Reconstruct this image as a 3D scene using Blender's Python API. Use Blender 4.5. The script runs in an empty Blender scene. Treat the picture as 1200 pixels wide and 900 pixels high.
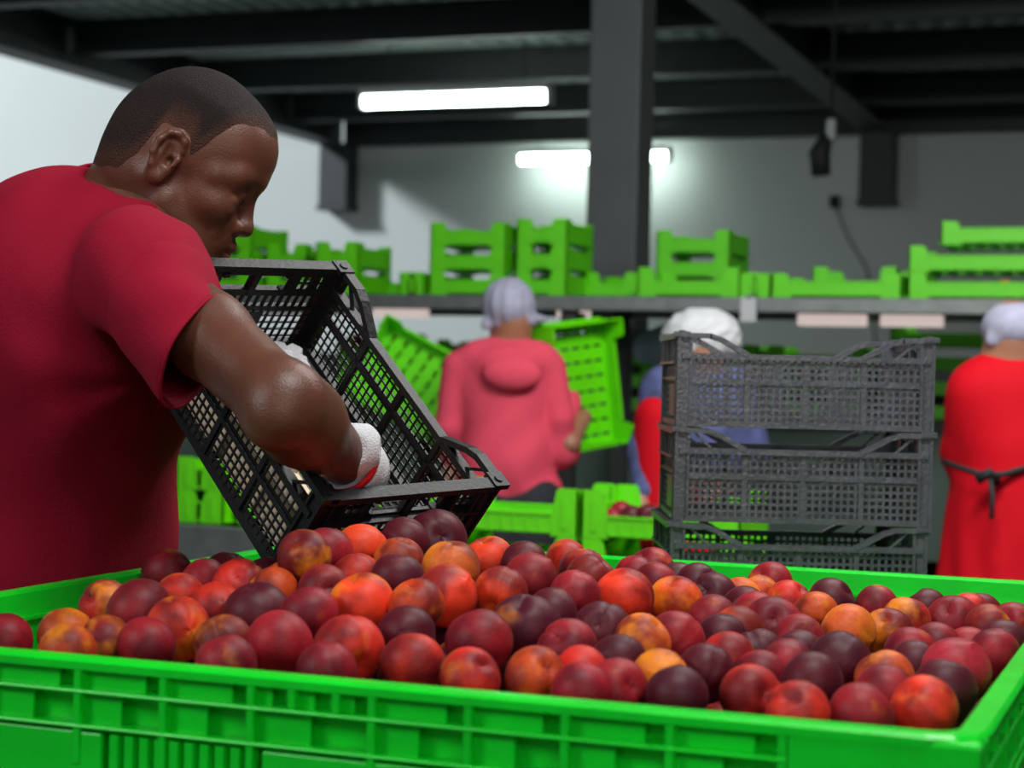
import bpy, math, random
import numpy as np
from mathutils import Matrix, Vector

random.seed(7)
R = math.radians
# ------------------------------------------------------------------ camera, world, lights, exposure
# World axes follow the building: Y runs to the back wall, X along it.  "Level" coordinates are the
# same space seen from the camera's heading (X right, Y ahead); lv() turns one into the other.
TH = R(20.7); EYE = 1.30
CT, ST = math.cos(TH), math.sin(TH)
sc = bpy.context.scene
cam_d = bpy.data.cameras.new('camera'); cam = bpy.data.objects.new('camera', cam_d)
sc.collection.objects.link(cam); sc.camera = cam
cam.matrix_world = Matrix.Translation((0, 0, EYE)) @ (Matrix.Rotation(TH, 4, 'Z') @ Matrix.Rotation(R(90 - .21), 4, 'X') @ Matrix.Rotation(R(1.42), 4, 'Z'))
cam_d.sensor_width = 36; cam_d.lens = 2155 / 1200 * 36; cam_d.clip_start = .05; cam_d.clip_end = 200
cam_d.dof.use_dof = True; cam_d.dof.focus_distance = 2.25; cam_d.dof.aperture_fstop = 5.3
sc.view_settings.view_transform = 'Standard'; sc.view_settings.look = 'None'
sc.view_settings.exposure = 0.0; sc.view_settings.gamma = 1
W = bpy.data.worlds.new('world'); sc.world = W; W.use_nodes = True
W.node_tree.nodes['Background'].inputs[0].default_value = (.80, .90, 1.0, 1)
W.node_tree.nodes['Background'].inputs[1].default_value = 0.09

def lv(x, y, z=0.0):
    return Vector((x * CT - y * ST, x * ST + y * CT, z))

def area(name, loc, target, size, power, color=(1, 1, 1)):
    d = bpy.data.lights.new(name, 'AREA'); d.shape = 'RECTANGLE'; d.size, d.size_y = size
    d.energy = power; d.color = color
    o = bpy.data.objects.new(name, d); sc.collection.objects.link(o); o.location = loc
    o.rotation_euler = (Vector(target) - Vector(loc)).to_track_quat('-Z', 'Y').to_euler()
    return o

# daylight from the tall open bay on the left, beyond the edge of the mezzanine deck
area('daylight_bay', (-16.5, 4.5, 9.3), (-6.2, 14, 2.6), (2.2, 2.2), 2500, (.90, .96, 1.0))
# added area light for daylight from the upper left, no window stands there
area('left_fill', lv(-3.4, -.2, 3.1), lv(-.3, 2.4, 1.2), (1.4, 1.0), 62, (.92, .97, 1.0))
# roof light over the bin, then two added fill lights
area('roof_light', lv(.35, 1.3, 3.1), lv(-.1, 2.2, 1.0), (1.0, .3), 36, (1.0, .99, .96))
area('fill_behind', lv(.5, -.35, 1.95), lv(0, 1.8, .95), (1.2, .4), 11, (1.0, .99, .96))  # added fill, low behind the camera, brightens the bin's near face
area('fill_far', lv(1.0, 3.4, 3.05), lv(.6, 4.9, .9), (1.6, .5), 88, (1.0, .99, .96))  # added fill from front and above, brightens the crate stack

# ------------------------------------------------------------------ helpers
def lin(c):
    if isinstance(c, str):
        c = [int(c[i:i + 2], 16) / 255 for i in (0, 2, 4)]
    return tuple(((v / 12.92) if v <= .04045 else ((v + .055) / 1.055) ** 2.4) for v in c)

def mat(name, col, rough=.5, metal=0, bump=0, bscale=60, var=0, vscale=6, spec=.5, coat=0, sheen=0, emit=None, estr=0, sss=0):
    m = bpy.data.materials.new(name); m.use_nodes = True
    n = m.node_tree.nodes; l = m.node_tree.links; b = n['Principled BSDF']
    col = lin(col)
    b.inputs['Base Color'].default_value = (*col, 1)
    b.inputs['Roughness'].default_value = rough; b.inputs['Metallic'].default_value = metal
    b.inputs['Specular IOR Level'].default_value = spec
    b.inputs['Coat Weight'].default_value = coat
    b.inputs['Sheen Weight'].default_value = sheen
    if sss:
        b.inputs['Subsurface Weight'].default_value = sss; b.inputs['Subsurface Radius'].default_value = (.5, .2, .1); b.inputs['Subsurface Scale'].default_value = .01
    if emit:
        b.inputs['Emission Color'].default_value = (*lin(emit), 1); b.inputs['Emission Strength'].default_value = estr
    tc = n.new('ShaderNodeTexCoord')
    if var:
        t = n.new('ShaderNodeTexNoise'); t.inputs['Scale'].default_value = vscale; t.inputs['Detail'].default_value = 5
        l.new(tc.outputs['Object'], t.inputs['Vector'])
        mx = n.new('ShaderNodeMix'); mx.data_type = 'RGBA'
        mx.inputs['A'].default_value = (*[v * (1 - var) for v in col], 1)
        mx.inputs['B'].default_value = (*[min(1, v * (1 + var)) for v in col], 1)
        rp = n.new('ShaderNodeMapRange'); rp.inputs[1].default_value = .3; rp.inputs[2].default_value = .7
        l.new(t.outputs[0], rp.inputs[0]); l.new(rp.outputs[0], mx.inputs['Factor']); l.new(mx.outputs['Result'], b.inputs['Base Color'])
    if bump:
        t = n.new('ShaderNodeTexNoise'); t.inputs['Scale'].default_value = bscale; t.inputs['Detail'].default_value = 4
        l.new(tc.outputs['Object'], t.inputs['Vector'])
        bp = n.new('ShaderNodeBump'); bp.inputs['Strength'].default_value = bump; bp.inputs['Distance'].default_value = .004
        l.new(t.outputs[0], bp.inputs['Height']); l.new(bp.outputs[0], b.inputs['Normal'])
    return m

M = {}
M['wall'] = mat('wall_paint', 'c4cac8', .8, var=.04, vscale=.6)
M['floor'] = mat('floor_concrete', '4a4d4c', .6, var=.2, vscale=2)
M['steel_dark'] = mat('painted_steel_dark', '2a2f30', .55, var=.1)
M['steel_col'] = mat('painted_steel_column', '585c5f', .5, var=.05)
M['deck'] = mat('galvanised_deck', 'ccdcd6', .4, 0, var=.1)
M['steel'] = mat('brushed_steel', '7d8280', .4, .7, var=.15, vscale=20)
M['lamp'] = mat('lamp_tube', 'ffffff', .5, emit='eafff4', estr=20)
M['lamp_body'] = mat('lamp_housing', 'd0d4d2', .5)
M['bin'] = mat('green_bin_plastic', '04de28', .34, var=.10, vscale=14, bump=.15, bscale=90, spec=.5)
M['tray'] = mat('lime_tray_plastic', '60d400', .45, var=.06, vscale=9)
M['black'] = mat('black_crate_plastic', '1c1c20', .48, bump=.3, bscale=150, var=.2, vscale=20, spec=.35)
M['black_lit'] = mat('black_crate_plastic_lit', '5c5c64', .28, bump=.3, bscale=150, var=.25, vscale=20, spec=.7)  # black crate plastic lightened to carry the light falling on the stack
M['board'] = mat('kraft_liner', 'ecd2b4', .8, bump=.3, bscale=40, var=.06)
M['glove'] = mat('white_knit_glove', 'dcdce2', .9, bump=.6, bscale=400)
M['cuff'] = mat('red_knit_cuff', 'd8141c', .9, bump=.6, bscale=400)
M['shirt'] = mat('red_cotton', '940a2a', .85, bump=.25, bscale=260, var=.06, vscale=12, spec=.2)
M['skin'] = mat('dark_brown_skin', '633a2b', .40, spec=.5, bump=.2, bscale=420, var=.13, vscale=26, sss=.06)
M['eye'] = mat('eye_white', 'b8a8a0', .2)
M['dark_cloth'] = mat('dark_cloth', '24262c', .9)
M['shoe'] = mat('shoe_rubber', '1a1a1a', .6)
M['pink'] = mat('coral_fleece', 'd84a60', .9, bump=.4, bscale=60, var=.05, spec=.2)
M['red'] = mat('red_work_coat', 'bc0016', .8, bump=.3, bscale=20, var=.05, spec=.2)
M['hairnet'] = mat('grey_cap', '9a9ab0', .85, var=.12, vscale=30)
M['hairnet_white'] = mat('white_mob_cap', 'c2c4c8', .8, bump=.8, bscale=40)
M['skin_bg'] = mat('tan_skin', '9a6a52', .5)
M['plaid'] = mat('blue_plaid', '4a5280', .85, var=.4, vscale=22)
M['belt'] = mat('black_strap', '16161a', .7)
M['bag'] = mat('pale_plastic_bag', '9fb4c2', .4, bump=.8, bscale=12, var=.2, vscale=8)
M['orange'] = mat('orange_fruit', 'f0a010', .5)
M['machine'] = mat('green_grey_panel', '4a5c52', .5, var=.1)

def hair_mat():
    m = mat('cropped_hair', '15100f', .7, spec=.3, bump=1.0, bscale=520)
    n = m.node_tree.nodes; l = m.node_tree.links; b = n['Principled BSDF']
    at = n.new('ShaderNodeAttribute'); at.attribute_name = 'fade'
    tc = n.new('ShaderNodeTexCoord'); t = n.new('ShaderNodeTexNoise'); t.inputs['Scale'].default_value = 420; t.inputs['Detail'].default_value = 2
    l.new(tc.outputs['Object'], t.inputs['Vector'])
    ad = n.new('ShaderNodeMath'); ad.operation = 'MULTIPLY_ADD'; ad.inputs[1].default_value = 1.1
    l.new(t.outputs[0], ad.inputs[0]); l.new(at.outputs['Fac'], ad.inputs[2])
    mr = n.new('ShaderNodeMapRange'); mr.inputs[1].default_value = .45; mr.inputs[2].default_value = 1.6
    l.new(ad.outputs[0], mr.inputs[0])
    mx = n.new('ShaderNodeMix'); mx.data_type = 'RGBA'
    mx.inputs['A'].default_value = (*lin('5c3627'), 1); mx.inputs['B'].default_value = (*lin('1e1311'), 1)
    l.new(mr.outputs[0], mx.inputs['Factor']); l.new(mx.outputs['Result'], b.inputs['Base Color'])
    return m
M['hair'] = hair_mat()

def peach_mat():
    m = bpy.data.materials.new('peach_skin'); m.use_nodes = True
    n = m.node_tree.nodes; l = m.node_tree.links; b = n['Principled BSDF']
    tc = n.new('ShaderNodeTexCoord'); oi = n.new('ShaderNodeObjectInfo')
    off = n.new('ShaderNodeVectorMath'); off.operation = 'SCALE'; off.inputs['Scale'].default_value = 40
    cmb = n.new('ShaderNodeCombineXYZ')
    for i in range(3): l.new(oi.outputs['Random'], cmb.inputs[i])
    l.new(cmb.outputs[0], off.inputs[0])
    add = n.new('ShaderNodeVectorMath'); add.operation = 'ADD'
    l.new(tc.outputs['Object'], add.inputs[0]); l.new(off.outputs[0], add.inputs[1])
    t = n.new('ShaderNodeTexNoise'); t.inputs['Scale'].default_value = 17; t.inputs['Detail'].default_value = 3; t.inputs['Roughness'].default_value = .55
    l.new(add.outputs[0], t.inputs['Vector'])
    # patches of yellow ground colour; obj.color alpha sets how much of it shows
    sub = n.new('ShaderNodeMath'); sub.operation = 'ADD'; l.new(t.outputs[0], sub.inputs[0]); l.new(oi.outputs['Alpha'], sub.inputs[1])
    mr = n.new('ShaderNodeMapRange'); mr.interpolation_type = 'SMOOTHSTEP'; mr.inputs[1].default_value = .62; mr.inputs[2].default_value = .86
    l.new(sub.outputs[0], mr.inputs[0])
    t2 = n.new('ShaderNodeTexNoise'); t2.inputs['Scale'].default_value = 20; t2.inputs['Detail'].default_value = 2.5
    l.new(add.outputs[0], t2.inputs['Vector'])
    mr2 = n.new('ShaderNodeMapRange'); mr2.inputs[1].default_value = .40; mr2.inputs[2].default_value = .60
    l.new(t2.outputs[0], mr2.inputs[0])
    dk = n.new('ShaderNodeMix'); dk.data_type = 'RGBA'; dk.inputs['B'].default_value = (*lin('5a0e1c'), 1)
    l.new(oi.outputs['Color'], dk.inputs['A'])
    sc_ = n.new('ShaderNodeMath'); sc_.operation = 'MULTIPLY'; sc_.inputs[1].default_value = .8; l.new(mr2.outputs[0], sc_.inputs[0])
    l.new(sc_.outputs[0], dk.inputs['Factor'])
    mx = n.new('ShaderNodeMix'); mx.data_type = 'RGBA'; mx.inputs['B'].default_value = (*lin('f08a1c'), 1)
    l.new(dk.outputs['Result'], mx.inputs['A']); l.new(mr.outputs[0], mx.inputs['Factor'])
    t3 = n.new('ShaderNodeTexNoise'); t3.inputs['Scale'].default_value = 240; l.new(add.outputs[0], t3.inputs['Vector'])
    sp = n.new('ShaderNodeMix'); sp.data_type = 'RGBA'; sp.blend_type = 'OVERLAY'; sp.inputs['Factor'].default_value = .35
    l.new(mx.outputs['Result'], sp.inputs['A']); l.new(t3.outputs[0], sp.inputs['B'])
    l.new(sp.outputs['Result'], b.inputs['Base Color'])
    b.inputs['Roughness'].default_value = .5; b.inputs['Specular IOR Level'].default_value = .3
    b.inputs['Sheen Weight'].default_value = .02; b.inputs['Sheen Roughness'].default_value = .4; b.inputs['Sheen Tint'].default_value = (1, .75, .75, 1)
    b.inputs['Subsurface Weight'].default_value = .05; b.inputs['Subsurface Scale'].default_value = .01
    bp = n.new('ShaderNodeBump'); bp.inputs['Strength'].default_value = .12; bp.inputs['Distance'].default_value = .002
    l.new(t3.outputs[0], bp.inputs['Height']); l.new(bp.outputs[0], b.inputs['Normal'])
    return m
M['peach'] = peach_mat()

col = sc.collection
def link(name, me, m=None, parent=None, smooth=False):
    if m is not None: me.materials.append(m)
    if smooth:
        me.polygons.foreach_set('use_smooth', [True] * len(me.polygons))
    o = bpy.data.objects.new(name, me); col.objects.link(o)
    if parent is not None: o.parent = parent
    return o
def tag(o, label=None, cat=None, group=None, kind=None):
    if label: o['label'] = label
    if cat: o['category'] = cat
    if group: o['group'] = group
    if kind: o['kind'] = kind
    return o
def empty(name, loc=(0, 0, 0), rz=0):
    o = bpy.data.objects.new(name, None); col.objects.link(o); o.empty_display_size = .05
    o.location = loc; o.rotation_euler = (0, 0, rz)
    return o
KIDS = {}
def copy_tree(o, parent=None):
    c = o.copy(); col.objects.link(c)
    if parent is not None: c.parent = parent
    for ch in list(o.children): copy_tree(ch, c)
    return c

class MB:
    """collects boxes, bars and prisms, then links them as ONE mesh"""
    def __init__(s): s.v = []; s.f = []
    def box(s, x0, x1, y0, y1, z0, z1):
        b = len(s.v)
        s.v += [(x0, y0, z0), (x1, y0, z0), (x1, y1, z0), (x0, y1, z0), (x0, y0, z1), (x1, y0, z1), (x1, y1, z1), (x0, y1, z1)]
        s.f += [tuple(b + i for i in q) for q in ((0, 3, 2, 1), (4, 5, 6, 7), (0, 1, 5, 4), (1, 2, 6, 5), (2, 3, 7, 6), (3, 0, 4, 7))]
        return s
    def bar(s, p, q, w, h, up=(0, 0, 1)):
        p, q = Vector(p), Vector(q); d = (q - p).normalized(); u = Vector(up)
        if abs(d.dot(u)) > .98: u = Vector((1, 0, 0))
        x = d.cross(u).normalized() * (w / 2); y = x.cross(d).normalized() * (h / 2)
        b = len(s.v)
        for e in (p, q):
            for sx, sy in ((-1, -1), (1, -1), (1, 1), (-1, 1)): s.v.append(tuple(e + x * sx + y * sy))
        s.f += [tuple(b + i for i in k) for k in ((0, 3, 2, 1), (4, 5, 6, 7), (0, 1, 5, 4), (1, 2, 6, 5), (2, 3, 7, 6), (3, 0, 4, 7))]
        return s
    def tube(s, pts, r, n=10, cap=True):
        pts = [Vector(p) for p in pts]; b0 = len(s.v); rr = r if hasattr(r, '__len__') else [r] * len(pts)
        prev = None
        for i, p in enumerate(pts):
            d = (pts[min(i + 1, len(pts) - 1)] - pts[max(i - 1, 0)]).normalized()
            u = Vector((0, 0, 1)) if prev is None else prev
            if abs(d.dot(u)) > .95 and prev is None: u = Vector((1, 0, 0))
            x = d.cross(u).normalized(); y = x.cross(d); prev = y
            for k in range(n):
                a = 2 * math.pi * k / n; s.v.append(tuple(p + (x * math.cos(a) + y * math.sin(a)) * rr[i]))
        for i in range(len(pts) - 1):
            for k in range(n):
                a, b = b0 + i * n + k, b0 + i * n + (k + 1) % n
                s.f.append((a, b, b + n, a + n))
        if cap:
            s.f.append(tuple(b0 + k for k in range(n))[::-1]); s.f.append(tuple(b0 + (len(pts) - 1) * n + k for k in range(n)))
        return s
    def prism(s, poly, y0, y1):
        """polygon in x-z extruded along y"""
        b = len(s.v); n = len(poly)
        s.v += [(x, y0, z) for x, z in poly] + [(x, y1, z) for x, z in poly]
        s.f.append(tuple(range(b, b + n))); s.f.append(tuple(range(b + 2 * n - 1, b + n - 1, -1)))
        s.f += [(b + (k + 1) % n, b + k, b + n + k, b + n + (k + 1) % n) for k in range(n)]
        return s
    def mesh(s, name):
        me = bpy.data.meshes.new(name); me.from_pydata(s.v, [], s.f); me.update(); return me
    def build(s, name, m, parent=None, smooth=False, bevel=0):
        o = link(name, s.mesh(name), m, parent, smooth)
        if bevel:
            bv = o.modifiers.new('bevel', 'BEVEL'); bv.width = bevel; bv.segments = 2; bv.limit_method = 'ANGLE'
        return o

# ------------------------------------------------------------------ organic shapes: smooth-union fields -> surface nets
def E(c, r, rot=None, k=.02, op='u'): return ('E', np.array(c, float), np.array(r, float), rot, k, op)
def C(a, b, ra, rb=None, k=.02, op='u'): return ('C', np.array(a, float), np.array(b, float), (ra, ra if rb is None else rb), k, op)
def frame_rot(x, y=None, z=None):
    """rows are the local axes"""
    x = np.array(x, float); x /= np.linalg.norm(x); z = np.array(z if z is not None else (0, 0, 1), float)
    z = z - z @ x * x; z /= np.linalg.norm(z); y = np.cross(z, x)
    return np.array([x, y, z])

def sdf_grid(prims, lo, hi, h, extra=None):
    lo = np.array(lo, float); hi = np.array(hi, float)
    ax = [np.arange(lo[i], hi[i] + h, h, dtype=np.float32) for i in range(3)]
    D = np.full([len(a) for a in ax], .5, np.float32)
    for t, a, b, c, k, op in prims:
        if t == 'E':
            rm = b.max() if c is not None else b; mn, mx = a - rm, a + rm
        else:
            r = max(c); mn, mx = np.minimum(a, b) - r, np.maximum(a, b) + r
        mn = mn - k - 2.5 * h; mx = mx + k + 2.5 * h
        i0 = [max(0, int((mn[i] - lo[i]) / h)) for i in range(3)]; i1 = [min(len(ax[i]), int((mx[i] - lo[i]) / h) + 2) for i in range(3)]
        if any(i1[i] <= i0[i] for i in range(3)): continue
        X, Y, Z = np.meshgrid(*[ax[i][i0[i]:i1[i]] for i in range(3)], indexing='ij', copy=False)
        if t == 'E':
            x, y, z = X - np.float32(a[0]), Y - np.float32(a[1]), Z - np.float32(a[2])
            if c is not None:
                m = c.astype(np.float32); x, y, z = m[0, 0] * x + m[0, 1] * y + m[0, 2] * z, m[1, 0] * x + m[1, 1] * y + m[1, 2] * z, m[2, 0] * x + m[2, 1] * y + m[2, 2] * z
            r = b.astype(np.float32)
            k0 = np.sqrt((x / r[0]) ** 2 + (y / r[1]) ** 2 + (z / r[2]) ** 2); k1 = np.sqrt((x / r[0] ** 2) ** 2 + (y / r[1] ** 2) ** 2 + (z / r[2] ** 2) ** 2) + 1e-6
            d = k0 * (k0 - 1) / k1
        else:
            ba = (b - a).astype(np.float32); L2 = float(ba @ ba) + 1e-9
            x, y, z = X - np.float32(a[0]), Y - np.float32(a[1]), Z - np.float32(a[2])
            tt = np.clip((x * ba[0] + y * ba[1] + z * ba[2]) / L2, 0, 1)
            d = np.sqrt((x - tt * ba[0]) ** 2 + (y - tt * ba[1]) ** 2 + (z - tt * ba[2]) ** 2) - (c[0] + (c[1] - c[0]) * tt)
        s = tuple(slice(i0[i], i1[i]) for i in range(3)); cur = D[s]; kk = max(k, 1e-5)
        if op == 'u':
            hh = np.maximum(kk - np.abs(cur - d), 0) / kk; D[s] = np.minimum(cur, d) - hh * hh * kk / 4
        else:
            d = -d; hh = np.maximum(kk - np.abs(cur - d), 0) / kk; D[s] = np.maximum(cur, d) + hh * hh * kk / 4
    if extra is not None:
        X, Y, Z = np.meshgrid(*ax, indexing='ij', copy=False); D = extra(D, X, Y, Z).astype(np.float32)
    return D, lo, h

def surface_net(D, lo, h):
    D[0] = D[-1] = .1; D[:, 0] = D[:, -1] = .1; D[:, :, 0] = D[:, :, -1] = .1
    S = D < 0; nx, ny, nz = D.shape
    acc = np.zeros((nx - 1, ny - 1, nz - 1, 3), np.float32); cnt = np.zeros((nx - 1, ny - 1, nz - 1), np.float32)
    cr = []
    for a in range(3):
        s0 = [slice(None)] * 3; s1 = [slice(None)] * 3; s0[a] = slice(0, -1); s1[a] = slice(1, None)
        A, B = D[tuple(s0)], D[tuple(s1)]; X = S[tuple(s0)] != S[tuple(s1)]
        I = np.argwhere(X); va = A[X]; vb = B[X]; t = va / (va - vb)
        P = I.astype(np.float32); P[:, a] += t; inside = S[tuple(s0)][X]
        o = [b for b in range(3) if b != a]; ok = np.ones(len(I), bool)
        for b in o: ok &= (I[:, b] > 0) & (I[:, b] < D.shape[b] - 1)
        I, P, inside = I[ok], P[ok], inside[ok]
        for d1 in (0, 1):
            for d2 in (0, 1):
                J = I.copy(); J[:, o[0]] -= d1; J[:, o[1]] -= d2
                np.add.at(acc, (J[:, 0], J[:, 1], J[:, 2]), P); np.add.at(cnt, (J[:, 0], J[:, 1], J[:, 2]), 1)
        cr.append((a, o, I, inside))
    act = cnt > 0; idx = np.full(cnt.shape, -1, np.int64); idx[act] = np.arange(act.sum())
    V = acc[act] / cnt[act][:, None] * h + lo
    F = []
    for a, o, I, ins in cr:
        c = []
        for d1, d2 in ((0, 0), (1, 0), (1, 1), (0, 1)):
            J = I.copy(); J[:, o[0]] -= d1; J[:, o[1]] -= d2; c.append(idx[J[:, 0], J[:, 1], J[:, 2]])
        q = np.stack(c, 1)
        flip = ins if a != 1 else ~ins
        q[~flip] = q[~flip][:, ::-1]
        F.append(q[:, ::-1] if False else q)
    return V, np.concatenate(F)

def blob(name, prims, lo, hi, h, m, parent=None, extra=None, xf=None, attr=None, smooth_it=1, org=None):
    D, lo_, h_ = sdf_grid(prims, lo, hi, h, extra); V, F = surface_net(D, lo_, h_)
    for _ in range(smooth_it):
        acc = np.zeros_like(V); cn = np.zeros(len(V))
        for i in range(4):
            np.add.at(acc, F[:, i], V[F[:, (i + 1) % 4]]); np.add.at(cn, F[:, i], 1)
        V = V * .5 + .5 * acc / np.maximum(cn, 1)[:, None]
    fade = attr(V) if attr is not None else None
    if xf is not None: V = xf(V)
    if org is not None: V = V - np.array(org)
    me = bpy.data.meshes.new(name)
    me.vertices.add(len(V)); me.vertices.foreach_set('co', V.astype(np.float32).ravel())
    me.loops.add(F.size); me.loops.foreach_set('vertex_index', F.astype(np.int32).ravel())
    me.polygons.add(len(F)); me.polygons.foreach_set('loop_start', np.arange(0, F.size, 4, dtype=np.int32))
    me.polygons.foreach_set('use_smooth', np.ones(len(F), bool))
    me.update(calc_edges=True); me.validate()
    if fade is not None:
        at = me.attributes.new('fade', 'FLOAT', 'POINT'); at.data.foreach_set('value', fade.astype(np.float32))
    if m is None: return me
    return link(name, me, m, parent)

def at(px, py, depth):
    """a point at pixel (px, py) of the photograph and the given distance ahead, in level coordinates"""
    dx, dy = px - 600, py - 450; c, s = math.cos(R(1.42)), math.sin(R(1.42)); p = R(.21)
    x, y = dx * c + dy * s, -(-dx * s + dy * c)
    fx, fy, fz = x / 2155, math.cos(p) + y / 2155 * math.sin(p), -math.sin(p) + y / 2155 * math.cos(p)
    k = depth / fy
    return np.array([fx * k, depth, EYE + fz * k])
def atw(px, py, Y):
    """the same ray carried to the building depth Y (world coordinates)"""
    q = at(px, py, 1.0) - np.array([0, 0, EYE]); w = lv(q[0], q[1]); k = Y / w.y
    return Vector((w.x * k, Y, EYE + q[2] * k))

# ------------------------------------------------------------------ the setting
def box_obj(name, b, m, parent=None, kind=None, bevel=0):
    o = MB().box(*b).build(name, m, parent, bevel=bevel)
    if kind: o['kind'] = kind
    return o
box_obj('floor', (-22, 7, -4, 14.2, -.1, 0), M['floor'], kind='structure')
wall = box_obj('wall_back', (-22, 7, 14.03, 14.25, 0, 9), M['wall'], kind='structure')
box_obj('wall_left', (-22.2, -22, -4, 14.25, 0, 9), M['wall'], kind='structure')
box_obj('wall_right', (7, 7.2, -4, 14.25, 0, 9), M['wall'], kind='structure')
# mezzanine deck: corrugated sheet (flutes run in Y) on cross beams and three long beams
mb = MB(); x = -6.9; prof = []
while x < 7:
    prof += [(x, 3.50), (x + .055, 3.50), (x + .075, 3.56), (x + .130, 3.56)]; x += .15
n = len(prof)
mb.v = [(px, y, z) for y in (-4, 14.02) for px, z in prof] + [(px, y, z + .01) for y in (-4, 14.02) for px, z in prof]
for k in range(n - 1):
    mb.f.append((k, n + k, n + k + 1, k + 1)); mb.f.append((2 * n + k, 2 * n + k + 1, 3 * n + k + 1, 3 * n + k))
deck = mb.build('ceiling', M['deck']); deck['kind'] = 'structure'
sl = box_obj('deck_slab', (-6.9, 7, -4, 14.02, 3.575, 3.75), M['wall'], deck)
def ibeam(p0, p1, w, h, top):
    m = MB(); p0, p1 = Vector(p0), Vector(p1)
    m.bar((p0.x, p0.y, top - .006), (p1.x, p1.y, top - .006), w, .012)
    m.bar((p0.x, p0.y, top - h + .006), (p1.x, p1.y, top - h + .006), w, .012)
    m.bar((p0.x, p0.y, top - h / 2), (p1.x, p1.y, top - h / 2), .01, h - .024)
    return m
for i in range(11):
    y = 13.0 - 1.5 * i
    ibeam((-6.82, y, 0), (6.98, y, 0), .12, .22, 3.499).build('cross_beam', M['steel_dark'], deck)
ibeam((-6.82, 13.93, 0), (6.98, 13.93, 0), .12, .30, 3.499).build('wall_beam', M['steel_dark'], deck)
for x in (-6.86, -2.35, 2.2):
    ibeam((x, -3.9, 0), (x, 13.95, 0), .22, .30, 3.497).build('main_beam', M['steel_dark'], deck)
for x in (-6.86, -2.35, 2.2):
    m = MB(); m.box(x - .125, x + .125, 13.80, 14.03, 2.68, 3.2); m.box(x - .14, x + .14, 13.78, 14.03, 2.66, 2.69)
    m.build('beam_corbel', M['steel_dark'], wall)

# steel column with its base plate and cap
t = empty('steel_column', (-2.35, 7.45, 0)); tag(t, 'grey steel box column rising behind the overhead shelf', 'column')
MB().box(-.11, .11, -.11, .11, .02, 3.19).build('shaft', M['steel_col'], t, bevel=.006)
MB().box(-.17, .17, -.17, .17, 0, .02).build('base_plate', M['steel_col'], t)

def tube_lamp(x, y, z, label, watts):
    t = empty('tube_light', (x, y, z)); tag(t, label, 'light')
    MB().box(-.62, .62, -.055, .055, .03, .075).build('lamp_housing', M['lamp_body'], t, bevel=.01)
    MB().tube([(-.6, 0, 0), (.6, 0, 0)], .042, 12).build('tube', M['lamp'], t, True)
    for s in (-1, 1):
        MB().box(s * .62 - .012, s * .62 + .012, -.05, .05, -.045, .07).build('end_cap', M['lamp_body'], t)
        MB().tube([(s * .45, 0, .07), (s * .45, 0, 3.50 - z)], .004, 6).build('hanger', M['steel_dark'], t)
    return t
tube_lamp(-4.36, 10.42, 3.0, 'nearer lit white tube light hanging under the dark deck', 0)
tube_lamp(-4.55, 13.72, 3.04, 'farther lit tube light glowing on back wall behind the column', 0)

# hanging tool and its cord near the right main beam
p = atw(968, 175, 8.5)
t = empty('hanging_tool', tuple(p)); tag(t, 'dark tool with shiny bracket hanging from the diagonal beam', 'tool')
MB().tube([(-.02, 0, -.12), (-.03, 0, -.02), (0, 0, .06)], [.045, .05, .03], 10).build('body', M['belt'], t, True)
MB().box(.0, .045, -.02, .02, .04, .14).build('bracket', M['steel'], t, bevel=.005)
MB().tube([(.02, 0, .13), (.03, 0, 3.5 - p.z)], .006, 6).build('cord', M['belt'], t, True)
q = atw(978, 237, 13.99); q2 = atw(1016, 315, 13.99)
t = empty('hanging_sensor', tuple(q)); tag(t, 'small dark sensor with a thin slanting cable before the wall', 'sensor')
MB().tube([(0, 0, -.04), (0, 0, .045)], .04, 10).build('body', M['belt'], t, True)
MB().tube([(0, 0, 0), tuple((q2 - q) * .5 + Vector((-.03, 0, 0))), tuple(q2 - q), tuple(q2 - q + Vector((.1, 0, -.75)))], .007, 6).build('cable', M['belt'], t, True)

# ------------------------------------------------------------------ the big green bin
X0, X1, Y0, Y1, RIM, OUT = -1.271, -.171, 1.422, 2.575, 1.04, .024
BB = .30                                                             # underside of the bin
bn = empty('harvest_bin', ((X0 + X1) / 2, (Y0 + Y1) / 2, BB)); tag(bn, 'large bright green plastic pallet bin heaped with peaches', 'bin')
bo = Vector(bn.location)
def bpart(name, m, mm=M['bin'], bevel=.0015):
    m.v = [(v[0] - bo.x, v[1] - bo.y, v[2] - bo.z) for v in m.v]
    return m.build(name, mm, bn, bevel=bevel)
# rim: a rounded hollow frame, built as one ring with a down-turned outer lip and an inner step
m = MB()
def ring(m, prof):
    """prof: (offset outward from the inner wall plane, z), swept around the four sides with mitred corners"""
    b0 = len(m.v); n = len(prof)
    for cx, cy, sx, sy in ((X0, Y0, -1, -1), (X1, Y0, 1, -1), (X1, Y1, 1, 1), (X0, Y1, -1, 1)):
        rad = .02
        for s in range(4):
            a = s / 3 * math.pi / 2
            c_, s_ = (math.cos(a), math.sin(a))
            order = (c_, s_) if sx * sy > 0 else (s_, c_)
            for o_, z in prof:
                rr = max(rad + o_, .0005)
                m.v.append((cx - sx * rad + sx * rr * order[0], cy - sy * rad + sy * rr * order[1], z))
    N = 16
    for i in range(N):
        for k in range(n):
            a, b = b0 + i * n + k, b0 + i * n + (k + 1) % n; c, d = b0 + ((i + 1) % N) * n + (k + 1) % n, b0 + ((i + 1) % N) * n + k
            m.f.append((a, d, c, b))
ring(m, [(-.004, RIM - .030), (-.001, RIM - .003), (.002, RIM), (OUT - .004, RIM), (OUT, RIM - .003), (OUT, RIM - .010), (OUT - .004, RIM - .010), (OUT - .005, RIM - .006), (.004, RIM - .006), (.001, RIM - .030)])
bpart('rim', m, bevel=0)
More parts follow.
